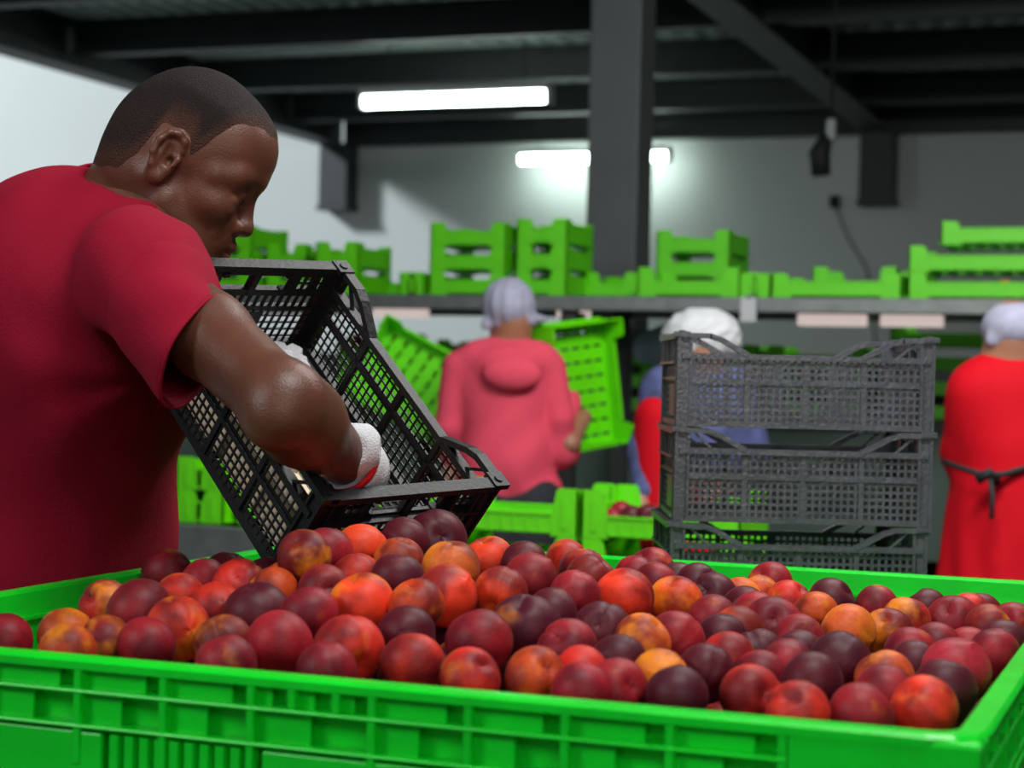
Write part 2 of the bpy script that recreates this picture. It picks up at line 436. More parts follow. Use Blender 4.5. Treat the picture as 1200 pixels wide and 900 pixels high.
m = MB(); ring(m, [(-.008, RIM - .030), (-.008, RIM - .034), (.002, RIM - .034), (.002, RIM - .030)])
bpart('inner_ledge', m, bevel=0)
T = .004
for b in ((X0, X1, Y0, Y0 + T), (X0, X1, Y1 - T, Y1), (X0, X0 + T, Y0, Y1), (X1 - T, X1, Y0, Y1)):
    bpart('inner_wall', MB().box(*b, BB + .10, RIM - .028))
bpart('bin_floor', MB().box(X0, X1, Y0, Y1, BB + .10, BB + .11))
for sx in (X0 + .06, (X0 + X1) / 2, X1 - .06):
    bpart('runner', MB().box(sx - .055, sx + .055, Y0, Y1, BB, BB + .098), bevel=.006)
RZ = [RIM, 1.012, .981]
yo = Y0 - OUT
def rx(px, py=800): return atw(px, py, yo).x
near_ribs = [(rx(p), 2) for p in (-22, 85, 185, 288, 430, 543, 657, 780, 912)] + [(rx(p), 1) for p in (336, 388)]
far_ribs = [(X0 + .02, 2)] + [(X0 + .02 + .0775 * k, 2) for k in range(1, 20) if X0 + .02 + .0775 * k < rx(-22) - .04]
for xr, rows in near_ribs + far_ribs:
    z0 = .945 if rows == 2 else 1.012
    bpart('rib', MB().box(xr, xr + .0075, yo + .001, Y0, z0, RIM - .004))
XR = rx(912) + .0075
for k, z in enumerate(RZ[1:]):
    bpart('flange', MB().box(X0 - OUT + .004, XR, yo, Y0, z - .0035, z))
# outer skin seen inside the cells, stopping short of the right-hand rib of each cell
xs = sorted([x for x, r in near_ribs + far_ribs])
xs2 = sorted([x for x, r in near_ribs + far_ribs if r == 2])
for row, lst in ((0, xs), (1, xs2)):
    zt, zb = (RZ[0] - .006, RZ[1]) if row == 0 else (RZ[1] - .004, RZ[2])
    for a, b in zip(lst, lst[1:] + [XR + .0]):
        if b - a < .02: continue
        fr = .78 if row == 0 else .5
        if b - a < .06: fr = .5
        bpart('cell_back', MB().box(a, a + (b - a) * fr, Y0 - .013, Y0 - .010, zb, zt), bevel=0)
# smooth corner block on the right, lower skirt and its slotted window
bpart('corner_post', MB().box(XR, X1 + OUT - .002, yo + .001, Y0, BB + .1, RIM - .004), bevel=.004)
sa, sb = rx(118), rx(292)
bpart('skirt', MB().box(sb + .012, XR, yo + .003, yo + .009, BB + .12, .974))
bpart('skirt', MB().box(rx(85), sa, yo + .003, yo + .009, BB + .12, .974))
bpart('skirt', MB().box(X0, rx(85), Y0 - .018, Y0 - .012, BB + .12, .974))
bpart('skirt', MB().box(rx(85), sb + .012, yo + .003, yo + .009, BB + .12, .80))
k = 0
xx = sa + .008
while xx < sb:
    bpart('slat', MB().box(xx, xx + .0085, yo + .004, yo + .014, .80, .974), bevel=0); xx += .0152
# the other three sides: same box ribs, plain
for side in range(3):
    m = MB()
    for z in RZ[1:]:
        if side == 0: m.box(X1, X1 + OUT, Y0, Y1, z - .0035, z)
        if side == 1: m.box(X0 - OUT, X0, Y0, Y1, z - .0035, z)
        if side == 2: m.box(X0, X1, Y1, Y1 + OUT, z - .0035, z)
    bpart('flange_pair', m)
    L_ = (Y1 - Y0) if side < 2 else (X1 - X0)
    for i in range(15):
        s = .004 + (L_ - .016) * i / 14
        if side == 0: b = (X1, X1 + OUT - .001, Y0 + s, Y0 + s + .0075)
        if side == 1: b = (X0 - OUT + .001, X0, Y0 + s, Y0 + s + .0075)
        if side == 2: b = (X0 + s, X0 + s + .0075, Y1, Y1 + OUT - .001)
        bpart('rib', MB().box(*b, .945, RIM - .004))
    if side == 0: bpart('skirt', MB().box(X1 + .02, X1 + .026, Y0, Y1, BB + .12, .974))
    if side == 1: bpart('skirt', MB().box(X0 - .026, X0 - .02, Y0, Y1, BB + .12, .974))
    if side == 2: bpart('skirt', MB().box(X0, X1, Y1 + .02, Y1 + .026, BB + .12, .974))
# bin stand
t = empty('steel_stand', (bo.x, bo.y, 0)); tag(t, 'low steel stand carrying the green bin', 'stand')
MB().box(-.56, .56, -.59, .59, .26, .30).build('top_frame', M['steel'], t, bevel=.004)
for sx in (-.5, .5):
    for sy in (-.53, .53): MB().box(sx - .03, sx + .03, sy - .03, sy + .03, 0, .26).build('leg', M['steel'], t)

# ------------------------------------------------------------------ peaches
PEACHES = "-1.1275 1.5546 1.0208 0.029 c;-1.0754 1.5859 1.026 0.029 o;-1.0264 1.5164 1.023 0.029 o;-1.1221 1.7265 1.0388 0.029 r;-1.0211 1.5721 1.0249 0.029 q;-1.0425 1.6692 1.0433 0.0361 c;-0.9672 1.621 1.0365 0.0335 h;-0.9664 1.5611 1.0293 0.029 c;-1.2321 2.0348 1.0395 0.0329 c;-1.0299 1.7302 1.0515 0.029 r;-1.0318 1.785 1.0629 0.029 c;-1.0355 1.8408 1.0649 0.029 m;-0.9702 1.751 1.0687 0.029 r;-0.9811 1.8275 1.0656 0.029 m;-0.9355 1.7951 1.0657 0.029 h;-0.9186 1.7297 1.065 0.029 o;-0.9637 1.6919 1.0506 0.029 r;-0.9049 1.6704 1.0499 0.0359 m;-0.8957 1.5877 1.033 0.029 q;-0.8351 1.5914 1.0345 0.034 c;-0.8416 1.6648 1.0544 0.03 c;-0.7655 1.6004 1.0336 0.0346 r;-0.8641 1.742 1.0687 0.029 q;-0.9011 1.7682 1.1028 0.0298 q;-0.9027 1.8249 1.1023 0.029 c;-0.8878 1.8806 1.1 0.0308 h;-0.8088 1.7171 1.0617 0.0343 h;-0.8567 1.8024 1.0775 0.029 r;-0.8549 1.5217 1.0243 0.029 c;-0.7538 1.528 1.0235 0.029 c;-0.846 1.9972 1.1029 0.039 m;-0.8573 1.931 1.106 0.0306 m;-0.8323 1.8611 1.093 0.029 o;-0.8019 1.7918 1.0825 0.029 m;-0.7478 1.7192 1.0645 0.029 o;-0.772 1.8663 1.0895 0.0324 y;-0.7402 1.7791 1.0696 0.0338 h;-0.7625 1.9557 1.0905 0.0291 h;-0.695 1.8199 1.0702 0.0293 h;-0.6838 1.8823 1.0802 0.0313 c;-0.7113 1.9329 1.0884 0.029 m;-0.6619 1.6764 1.0399 0.0335 c;-0.7331 1.66 1.0427 0.03 m;-0.6929 1.5866 1.0281 0.0312 r;-0.6269 1.5673 1.0226 0.029 r;-0.6361 1.7391 1.0461 0.0371 m;-0.6299 1.8019 1.055 0.029 m;-0.5797 1.708 1.0345 0.0307 c;-0.5713 1.7908 1.0436 0.0301 m;-0.5937 1.9321 1.0606 0.0344 h;-0.7904 2.3136 1.057 0.0306 r;-0.6817 2.0522 1.0745 0.029 c;-0.6499 1.9879 1.0735 0.029 q;-0.6287 1.8701 1.066 0.029 c;-0.6806 2.2665 1.0456 0.029 c;-0.681 2.339 1.0511 0.0304 c;-0.6425 2.2255 1.0451 0.029 c;-0.5546 2.0077 1.0515 0.0312 h;-0.632 2.298 1.039 0.029 m;-0.5031 1.8198 1.0337 0.0319 c;-0.5208 1.764 1.0394 0.029 y;-0.5726 1.5935 1.0247 0.029 o;-0.5457 1.6425 1.0208 0.029 r;-0.5236 1.6965 1.0278 0.029 m;-0.4994 1.6113 1.017 0.029 c;-0.4716 1.6598 1.0203 0.029 y;-0.4392 1.6037 1.0164 0.029 m;-0.5133 1.5572 1.0202 0.029 c;-0.4407 1.7064 1.0221 0.029 m;-0.4352 1.774 1.0247 0.029 r;-0.5599 2.1942 1.0358 0.0318 m;-0.5955 2.2557 1.043 0.029 m;-0.4993 1.9599 1.0391 0.029 c;-0.4649 1.8644 1.0306 0.029 m;-0.5377 2.248 1.0282 0.029 y;-0.5423 2.4321 1.0316 0.0309 c;-0.528 2.3031 1.0289 0.029 o;-0.4992 2.1097 1.0346 0.029 m;-0.4424 2.0082 1.0323 0.0338 c;-0.4814 2.2721 1.0273 0.029 r;-0.4352 2.2038 1.0223 0.029 o;-0.4418 2.3395 1.0231 0.0318 m;-0.4602 1.92 1.0343 0.029 o;-0.4751 2.0592 1.0349 0.029 c;-0.4021 1.9469 1.0261 0.029 c;-0.3862 1.8753 1.0188 0.029 m;-0.3363 1.8415 1.0209 0.0335 m;-0.3717 2.0757 1.0218 0.0322 y;-0.3403 1.7144 1.0195 0.0315 m;-0.4203 1.8312 1.024 0.029 m;-0.3814 1.7911 1.0206 0.029 c;-0.3941 1.7368 1.0157 0.029 c;-0.3807 1.6414 1.0155 0.029 r;-0.3259 1.5877 1.0136 0.029 r;-0.2751 1.611 1.0127 0.029 c;-0.3852 2.3539 1.0185 0.029 c;-0.3366 2.2705 1.0165 0.0293 r;-0.3359 2.127 1.0182 0.0296 q;-0.3288 2.3852 1.0158 0.029 m;-0.2842 2.3015 1.0131 0.0338 c;-0.2736 2.3611 1.015 0.029 r;-0.2644 2.4162 1.0114 0.029 c;-0.2374 2.263 1.0147 0.029 q;-0.2157 2.3197 1.0129 0.029 c;-0.2078 2.1304 1.0136 0.029 m;-0.2369 2.0713 1.0094 0.029 c;-0.206 2.0247 1.0148 0.029 c;-0.2859 1.9725 1.0186 0.029 c;-0.2683 2.0257 1.0172 0.029 c;-0.2277 1.8758 1.0179 0.0354 p;-0.2731 1.9178 1.0122 0.029 m;-0.2874 1.8067 1.0155 0.029 y;-0.2727 1.7261 1.014 0.029 c;-0.2254 1.7819 1.0136 0.0315 m;-0.2293 1.6631 1.0128 0.0312 h"
UNDER0 = "-1.232 1.462 0.952;-1.163 1.462 0.953;-1.094 1.462 0.954;-1.025 1.462 0.956;-0.956 1.462 0.956;-0.887 1.462 0.957;-0.818 1.462 0.956;-0.749 1.462 0.956;-0.68 1.462 0.954;-0.611 1.462 0.953;-0.542 1.462 0.952;-0.473 1.462 0.951;-0.404 1.462 0.951;-0.335 1.462 0.95;-0.266 1.462 0.95;-1.197 1.522 0.955;-1.128 1.522 0.957;-1.059 1.522 0.959;-0.99 1.522 0.961;-0.921 1.522 0.962;-0.852 1.522 0.962;-0.783 1.522 0.961;-0.714 1.522 0.959;-0.645 1.522 0.957;-0.576 1.522 0.955;-0.507 1.522 0.953;-0.438 1.522 0.952;-0.369 1.522 0.951;-0.3 1.522 0.95;-0.231 1.522 0.95;-1.232 1.582 0.956;-1.163 1.582 0.959;-1.094 1.582 0.963;-1.025 1.582 0.967;-0.956 1.582 0.969;-0.887 1.582 0.971;-0.818 1.582 0.97;-0.749 1.582 0.968;-0.68 1.582 0.964;-0.611 1.582 0.961;-0.542 1.582 0.957;-0.473 1.582 0.954;-0.404 1.582 0.952;-0.335 1.582 0.951;-0.266 1.582 0.951;-1.198 1.642 0.962;-1.129 1.642 0.967;-1.06 1.642 0.973;-0.99 1.642 0.978;-0.921 1.642 0.981;-0.852 1.642 0.982;-0.783 1.642 0.98;-0.714 1.642 0.975;-0.645 1.642 0.97;-0.576 1.642 0.964;-0.507 1.642 0.959;-0.438 1.642 0.955;-0.369 1.642 0.953;-0.3 1.642 0.951;-0.231 1.642 0.951;-1.232 1.702 0.963;-1.163 1.702 0.97;-1.094 1.702 0.978;-1.025 1.702 0.986;-0.956 1.702 0.992;-0.887 1.702 0.996;-0.818 1.702 0.995;-0.748 1.702 0.99;-0.679 1.702 0.983;-0.61 1.702 0.974;-0.541 1.702 0.967;-0.472 1.702 0.96;-0.404 1.702 0.956;-0.335 1.702 0.953;-0.266 1.702 0.951;-1.198 1.762 0.971;-1.129 1.762 0.981;-1.06 1.762 0.992;-0.991 1.762 1.002;-0.921 1.762 1.009;-0.852 1.762 1.01;-0.783 1.762 1.007;-0.714 1.762 0.999;-0.646 1.764 0.986;-0.576 1.762 0.978;-0.507 1.762 0.968;-0.438 1.762 0.961;-0.369 1.762 0.956;-0.3 1.762 0.953;-0.231 1.762 0.951;-1.232 1.822 0.97;-1.163 1.822 0.981;-1.095 1.822 0.994;-1.025 1.822 1.007;-0.954 1.825 1.014;-0.887 1.822 1.024;-0.818 1.822 1.023;-0.748 1.822 1.016;-0.679 1.822 1.004;-0.61 1.822 0.991;-0.541 1.822 0.978;-0.472 1.822 0.968;-0.403 1.822 0.96;-0.335 1.822 0.955;-0.266 1.822 0.953;-1.198 1.882 0.978;-1.129 1.882 0.992;-1.06 1.882 1.007;-0.991 1.882 1.021;-0.922 1.882 1.031;-0.852 1.882 1.034;-0.783 1.882 1.03;-0.714 1.882 1.019;-0.645 1.882 1.005;-0.576 1.882 0.99;-0.507 1.882 0.976;-0.438 1.882 0.966;-0.369 1.882 0.959;-0.3 1.882 0.954;-0.231 1.882 0.952;-1.232 1.942 0.973;-1.164 1.942 0.985;-1.095 1.942 1.001;-1.026 1.942 1.016;-0.956 1.942 1.029;-0.887 1.942 1.037;-0.818 1.942 1.037;-0.748 1.942 1.029;-0.679 1.942 1.016;-0.61 1.942 1.001;-0.541 1.942 0.985;-0.472 1.942 0.973;-0.403 1.942 0.963;-0.335 1.942 0.957;-0.266 1.942 0.953;-1.198 2.002 0.977;-1.129 2.002 0.991;-1.06 2.002 1.006;-0.991 2.002 1.02;-0.922 2.002 1.031;-0.852 2.002 1.035;-0.783 2.002 1.032;-0.714 2.002 1.022;-0.645 2.002 1.008;-0.576 2.002 0.992;-0.507 2.002 0.978;-0.438 2.002 0.967;-0.369 2.002 0.96;-0.3 2.002 0.955;-0.231 2.002 0.952;-1.232 2.062 0.968;-1.163 2.062 0.979;-1.095 2.062 0.992;-1.025 2.062 1.006;-0.956 2.062 1.018;-0.887 2.062 1.025;-0.818 2.062 1.026;-0.748 2.062 1.02;-0.679 2.062 1.009;-0.61 2.062 0.996;-0.541 2.062 0.982;-0.472 2.062 0.971;-0.403 2.062 0.962;-0.335 2.062 0.957;-0.266 2.062 0.953;-1.198 2.122 0.969;-1.129 2.122 0.979;-1.06 2.122 0.99;-0.991 2.122 1.001;-0.922 2.122 1.009;-0.852 2.122 1.013;-0.783 2.122 1.011;-0.714 2.122 1.004;-0.645 2.122 0.994;-0.576 2.122 0.983;-0.507 2.122 0.972;-0.438 2.122 0.964;-0.369 2.122 0.958;-0.3 2.122 0.954;-0.231 2.122 0.952;-1.232 2.182 0.961;-1.163 2.182 0.968;-1.094 2.182 0.976;-1.025 2.182 0.985;-0.956 2.182 0.992;-0.887 2.182 0.997;-0.818 2.182 0.998;-0.748 2.182 0.995;-0.679 2.182 0.988;-0.61 2.182 0.98;-0.541 2.182 0.971;-0.472 2.182 0.964;-0.404 2.182 0.958;-0.335 2.182 0.954;-0.266 2.182 0.952;-1.197 2.242 0.96;-1.129 2.242 0.965;-1.06 2.242 0.971;-0.991 2.242 0.978;-0.922 2.242 0.985;-0.852 2.242 0.99;-0.783 2.242 0.991;-0.714 2.242 0.987;-0.645 2.242 0.98;-0.576 2.242 0.971;-0.507 2.242 0.964;-0.438 2.242 0.958;-0.369 2.242 0.954;-0.3 2.242 0.952;-0.231 2.242 0.951;-1.232 2.302 0.955;-1.163 2.302 0.96;-1.094 2.302 0.967;-1.025 2.302 0.975;-0.956 2.302 0.984;-0.887 2.302 0.991;-0.818 2.302 0.995;-0.749 2.302 0.993;-0.679 2.302 0.987;-0.61 2.302 0.979;-0.541 2.302 0.97;-0.472 2.302 0.962;-0.404 2.302 0.957;-0.335 2.302 0.953;-0.266 2.302 0.951;-1.197 2.362 0.956;-1.129 2.362 0.962;-1.06 2.362 0.969;-0.991 2.362 0.978;-0.922 2.362 0.986;-0.852 2.362 0.992;-0.783 2.362 0.994;-0.714 2.362 0.99;-0.645 2.362 0.984;-0.576 2.362 0.975;-0.507 2.362 0.967;-0.438 2.362 0.96;-0.369 2.362 0.955;-0.3 2.362 0.952;-0.231 2.362 0.951;-1.232 2.422 0.954;-1.163 2.422 0.957;-1.094 2.422 0.963;-1.025 2.422 0.97;-0.956 2.422 0.977;-0.887 2.422 0.984;-0.818 2.422 0.988;-0.749 2.422 0.988;-0.679 2.422 0.983;-0.61 2.422 0.977;-0.541 2.422 0.969;-0.472 2.422 0.962;-0.404 2.422 0.957;-0.335 2.422 0.953;-0.266 2.422 0.952;-1.197 2.483 0.954;-1.128 2.483 0.957;-1.06 2.483 0.962;-0.991 2.483 0.968;-0.922 2.483 0.974;-0.852 2.483 0.978;-0.783 2.483 0.98;-0.714 2.483 0.979;-0.645 2.483 0.974;-0.576 2.483 0.969;-0.507 2.483 0.963;-0.438 2.483 0.958;-0.369 2.483 0.954;-0.3 2.483 0.952;-0.231 2.483 0.951;-1.232 2.539 0.952;-1.163 2.539 0.953;-1.094 2.539 0.956;-1.025 2.538 0.96;-0.956 2.539 0.964;-0.887 2.539 0.968;-0.818 2.538 0.971;-0.749 2.539 0.971;-0.68 2.538 0.969;-0.611 2.539 0.966;-0.542 2.539 0.961;-0.473 2.539 0.957;-0.404 2.539 0.954;-0.335 2.539 0.952;-0.266 2.539 0.951"
UNDER1 = "-1.21 1.462 0.897;-1.141 1.462 0.898;-1.072 1.462 0.9;-1.003 1.462 0.901;-0.934 1.462 0.902;-0.865 1.462 0.902;-0.796 1.462 0.902;-0.727 1.462 0.901;-0.658 1.462 0.9;-0.589 1.462 0.898;-0.52 1.462 0.897;-0.451 1.462 0.896;-0.382 1.462 0.896;-0.313 1.462 0.895;-0.244 1.462 0.895;-1.176 1.522 0.9;-1.107 1.522 0.902;-1.038 1.522 0.904;-0.969 1.522 0.906;-0.9 1.522 0.907;-0.831 1.522 0.907;-0.762 1.522 0.906;-0.693 1.522 0.905;-0.624 1.522 0.902;-0.555 1.522 0.9;-0.486 1.522 0.898;-0.417 1.522 0.897;-0.348 1.522 0.896;-0.279 1.522 0.896;-0.21 1.522 0.895;-1.21 1.582 0.902;-1.141 1.582 0.905;-1.072 1.582 0.909;-1.003 1.582 0.912;-0.934 1.582 0.915;-0.865 1.582 0.916;-0.796 1.582 0.915;-0.727 1.582 0.913;-0.658 1.582 0.909;-0.589 1.582 0.906;-0.52 1.582 0.902;-0.451 1.582 0.899;-0.382 1.582 0.898;-0.313 1.582 0.896;-0.244 1.582 0.896;-1.175 1.642 0.907;-1.106 1.642 0.913;-1.037 1.642 0.918;-0.969 1.642 0.923;-0.9 1.642 0.926;-0.831 1.642 0.927;-0.762 1.642 0.925;-0.693 1.642 0.92;-0.624 1.642 0.914;-0.555 1.642 0.909;-0.486 1.642 0.904;-0.417 1.642 0.9;-0.348 1.642 0.898;-0.279 1.642 0.897;-0.21 1.642 0.896;-1.21 1.702 0.909;-1.141 1.702 0.916;-1.072 1.702 0.924;-1.003 1.702 0.932;-0.934 1.702 0.938;-0.865 1.702 0.941;-0.796 1.702 0.94;-0.728 1.702 0.935;-0.659 1.702 0.927;-0.59 1.702 0.919;-0.521 1.702 0.912;-0.452 1.702 0.905;-0.382 1.702 0.901;-0.313 1.702 0.898;-0.244 1.702 0.897;-1.175 1.762 0.917;-1.106 1.762 0.927;-1.037 1.762 0.938;-0.968 1.762 0.948;-0.9 1.762 0.954;-0.831 1.762 0.956;-0.762 1.762 0.952;-0.693 1.762 0.944;-0.624 1.762 0.932;-0.555 1.762 0.922;-0.486 1.762 0.913;-0.417 1.762 0.906;-0.348 1.762 0.901;-0.279 1.762 0.898;-0.21 1.762 0.896;-1.21 1.822 0.916;-1.141 1.822 0.927;-1.071 1.822 0.94;-1.003 1.822 0.953;-0.932 1.822 0.959;-0.865 1.822 0.969;-0.796 1.822 0.968;-0.728 1.822 0.961;-0.659 1.822 0.949;-0.59 1.822 0.936;-0.521 1.822 0.923;-0.452 1.822 0.913;-0.383 1.822 0.905;-0.313 1.822 0.9;-0.244 1.822 0.898;-1.175 1.882 0.924;-1.106 1.882 0.938;-1.037 1.882 0.953;-0.968 1.882 0.967;-0.899 1.882 0.976;-0.831 1.882 0.979;-0.762 1.882 0.975;-0.693 1.882 0.964;-0.625 1.882 0.95;-0.555 1.882 0.935;-0.486 1.882 0.921;-0.417 1.882 0.911;-0.348 1.882 0.904;-0.279 1.882 0.9;-0.21 1.882 0.897;-1.21 1.942 0.918;-1.14 1.942 0.931;-1.071 1.942 0.947;-1.002 1.942 0.962;-0.934 1.942 0.975;-0.865 1.942 0.982;-0.796 1.942 0.982;-0.728 1.942 0.974;-0.659 1.942 0.961;-0.59 1.942 0.945;-0.521 1.942 0.93;-0.452 1.942 0.917;-0.383 1.942 0.908;-0.313 1.942 0.902;-0.244 1.942 0.898;-1.175 2.002 0.923;-1.106 2.002 0.937;-1.037 2.002 0.952;-0.968 2.002 0.966;-0.899 2.002 0.976;-0.831 2.002 0.98;-0.762 2.002 0.977;-0.693 2.002 0.966;-0.625 2.002 0.952;-0.555 2.002 0.937;-0.486 2.002 0.923;-0.417 2.002 0.912;-0.348 2.002 0.905;-0.279 2.002 0.9;-0.21 2.002 0.897;-1.21 2.062 0.914;-1.141 2.062 0.925;-1.071 2.062 0.938;-1.003 2.062 0.952;-0.934 2.062 0.963;-0.865 2.062 0.97;-0.796 2.062 0.971;-0.728 2.062 0.965;-0.659 2.062 0.954;-0.59 2.062 0.94;-0.521 2.062 0.927;-0.452 2.062 0.915;-0.383 2.062 0.907;-0.313 2.062 0.902;-0.244 2.062 0.898;-1.175 2.122 0.915;-1.106 2.122 0.925;-1.037 2.122 0.936;-0.968 2.122 0.947;-0.899 2.122 0.955;-0.831 2.122 0.958;-0.762 2.122 0.956;-0.693 2.122 0.949;-0.624 2.122 0.939;-0.555 2.122 0.927;-0.486 2.122 0.917;-0.417 2.122 0.909;-0.348 2.122 0.903;-0.279 2.122 0.899;-0.21 2.122 0.897;-1.21 2.182 0.906;-1.141 2.182 0.913;-1.072 2.182 0.921;-1.003 2.182 0.93;-0.934 2.182 0.938;-0.865 2.182 0.943;-0.796 2.182 0.943;-0.728 2.182 0.94;-0.659 2.182 0.933;-0.59 2.182 0.925;-0.521 2.182 0.916;-0.452 2.182 0.909;-0.382 2.182 0.903;-0.313 2.182 0.9;-0.244 2.182 0.897;-1.176 2.242 0.905;-1.106 2.242 0.91;-1.037 2.242 0.917;-0.968 2.242 0.924;-0.899 2.242 0.931;-0.831 2.242 0.935;-0.762 2.242 0.936;-0.693 2.242 0.932;-0.624 2.242 0.924;-0.555 2.242 0.916;-0.486 2.242 0.909;-0.417 2.242 0.903;-0.348 2.242 0.9;-0.279 2.242 0.897;-0.21 2.242 0.896;-1.21 2.302 0.9;-1.141 2.302 0.905;-1.072 2.302 0.912;-1.003 2.302 0.921;-0.934 2.302 0.93;-0.865 2.302 0.937;-0.796 2.302 0.94;-0.727 2.302 0.938;-0.659 2.302 0.932;-0.59 2.302 0.924;-0.521 2.302 0.915;-0.452 2.302 0.907;-0.382 2.302 0.902;-0.313 2.302 0.898;-0.244 2.302 0.897;-1.176 2.362 0.902;-1.106 2.362 0.907;-1.037 2.362 0.915;-0.968 2.362 0.923;-0.899 2.362 0.932;-0.831 2.362 0.937;-0.762 2.362 0.939;-0.693 2.362 0.935;-0.624 2.362 0.928;-0.555 2.362 0.92;-0.486 2.362 0.911;-0.417 2.362 0.905;-0.348 2.362 0.9;-0.279 2.362 0.898;-0.21 2.362 0.896;-1.21 2.422 0.899;-1.141 2.422 0.903;-1.072 2.422 0.908;-1.003 2.422 0.915;-0.934 2.422 0.923;-0.865 2.422 0.929;-0.796 2.422 0.933;-0.727 2.422 0.933;-0.659 2.422 0.928;-0.59 2.422 0.922;-0.521 2.422 0.914;-0.452 2.422 0.907;-0.382 2.422 0.902;-0.313 2.422 0.899;-0.244 2.422 0.897;-1.176 2.483 0.899;-1.107 2.483 0.902;-1.037 2.483 0.907;-0.968 2.483 0.913;-0.899 2.483 0.919;-0.831 2.483 0.923;-0.762 2.483 0.925;-0.693 2.483 0.924;-0.624 2.483 0.919;-0.555 2.483 0.914;-0.486 2.483 0.908;-0.417 2.483 0.903;-0.348 2.483 0.899;-0.279 2.483 0.897;-0.21 2.483 0.896;-1.21 2.539 0.897;-1.141 2.539 0.899;-1.072 2.539 0.901;-1.003 2.539 0.905;-0.934 2.539 0.909;-0.865 2.539 0.913;-0.796 2.539 0.916;-0.727 2.539 0.916;-0.658 2.539 0.914;-0.589 2.539 0.911;-0.52 2.539 0.906;-0.451 2.539 0.903;-0.382 2.539 0.899;-0.313 2.539 0.897;-0.244 2.539 0.896"

def peach_mesh(name, nt, npn, seed, groove=.07):
    rn = random.Random(seed); v = []; f = []
    for i in range(nt + 1):
        t_ = math.pi * i / nt
        for j in range(npn):
            ph = 2 * math.pi * j / npn
            r = 1.0
            r -= .20 * math.exp(-(t_ / .30) ** 2)                      # stem cavity
            r += .035 * math.exp(-((math.pi - t_) / .22) ** 2)         # small tip
            dp = min(ph, 2 * math.pi - ph)
            r -= groove * math.exp(-(dp / .13) ** 2) * max(0.0, math.sin(t_)) ** .6
            r += .025 * math.cos(ph - .6) * math.sin(t_) + .02 * math.cos(2 * ph + seed)
            v.append((r * math.sin(t_) * math.cos(ph) * 1.01, r * math.sin(t_) * math.sin(ph), r * math.cos(t_) * .955))
    for i in range(nt):
        for j in range(npn):
            a, b = i * npn + j, i * npn + (j + 1) % npn
            f.append((a, a + npn, b + npn, b))
    me = bpy.data.meshes.new(name); me.from_pydata([tuple(c * .033 for c in p) for p in v], [], f); me.validate(); me.update()
    me.materials.append(M['peach']); me.polygons.foreach_set('use_smooth', [True] * len(me.polygons))
    return me
PM = [peach_mesh('peach', 26, 40, s, g) for s, g in ((1, .06), (2, .035), (3, .08))]
KIND = {'o': ('orange', 'cc4a1a', .12), 'r': ('orange-red', 'd22e20', .06), 'c': ('crimson', '9c1c28', .0), 'm': ('dark maroon', '4c1424', -.12),
        'h': ('bright scarlet', 'f04022', .07), 'q': ('maroon and orange', '84221e', .09), 'y': ('yellow-patched', 'e0602c', .22), 'p': ('rosy pink', 'b8243c', -.1)}
def pix(v):
    xc = v[0] * CT + v[1] * ST; zc = -v[0] * ST + v[1] * CT
    return 600 + 2155 * xc / zc
def add_peach(x, y, z, r, k, rn):
    o = bpy.data.objects.new('peach', rn.choice(PM)); col.objects.link(o)
    o.location = (x, y, z); s = r / .033; o.scale = (s, s, s)
    o.rotation_euler = (rn.uniform(-1.1, 1.1), rn.uniform(-1.1, 1.1), rn.uniform(0, 6.28))
    if rn.random() < .35: o.rotation_euler = (rn.uniform(0, 6.28), rn.uniform(0, 6.28), rn.uniform(0, 6.28))
    c = lin(KIND[k][1]); j = rn.uniform(.88, 1.12); o.color = (c[0] * j, c[1] * rn.uniform(.8, 1.2), c[2] * j, KIND[k][2] + rn.uniform(-.04, .04))
    return o
rn = random.Random(11)
ORD = ['first', 'second', 'third', 'fourth', 'fifth', 'sixth', 'seventh', 'eighth', 'ninth', 'tenth', 'eleventh', 'twelfth', 'thirteenth', 'fourteenth', 'fifteenth', 'sixteenth', 'seventeenth', 'eighteenth', 'nineteenth', 'twentieth', 'twenty-first', 'twenty-second', 'twenty-third', 'twenty-fourth']
rowsd = {}
for s in PEACHES.split(';'):
    a = s.split(); x, y, z, r = map(float, a[:4])
    o = add_peach(x, y, z, r, a[4], rn)
    d = (y - Y0) / (Y1 - Y0)
    row = 0 if d < .19 else 1 if d < .40 else 2 if d < .68 else 3
    if z > 1.062: row = 4
    rowsd.setdefault((row, a[4]), []).append((pix((x, y)), o))
ROWT = ['along the near green rim', 'in the second row behind the near rim', 'in the middle of the bin', 'along the far side of the bin', 'on the mound beside the tipped crate']
for (row, k), lst in rowsd.items():
    lst.sort(key=lambda e: e[0])
    for i, (_, o) in enumerate(lst):
        if len(lst) == 1: lab = 'the only %s peach %s' % (KIND[k][0], ROWT[row])
        elif i == 0: lab = 'leftmost %s peach %s' % (KIND[k][0], ROWT[row])
        elif i == len(lst) - 1: lab = 'rightmost %s peach %s' % (KIND[k][0], ROWT[row])
        else: lab = '%s %s peach from the left %s' % (ORD[i], KIND[k][0], ROWT[row])
        tag(o, lab, 'peach', 'peaches heaped in the green bin')
U0 = [tuple(map(float, s.split())) for s in UNDER0.split(';')]
U0.sort(key=lambda p: -p[2] + p[1] * .03)
nvis = len(PEACHES.split(';'))
for p in U0[:300 - nvis]:
    o = add_peach(p[0], p[1], p[2], .0305, rn.choice('ccmmmr'), rn)
    tag(o, 'peach buried in the dark gaps beneath the top layer of the green bin', 'peach', 'peaches buried under the top layer')
v = []; f = []
rest = U0[300 - nvis:] + [tuple(map(float, s.split())) for s in UNDER1.split(';')]
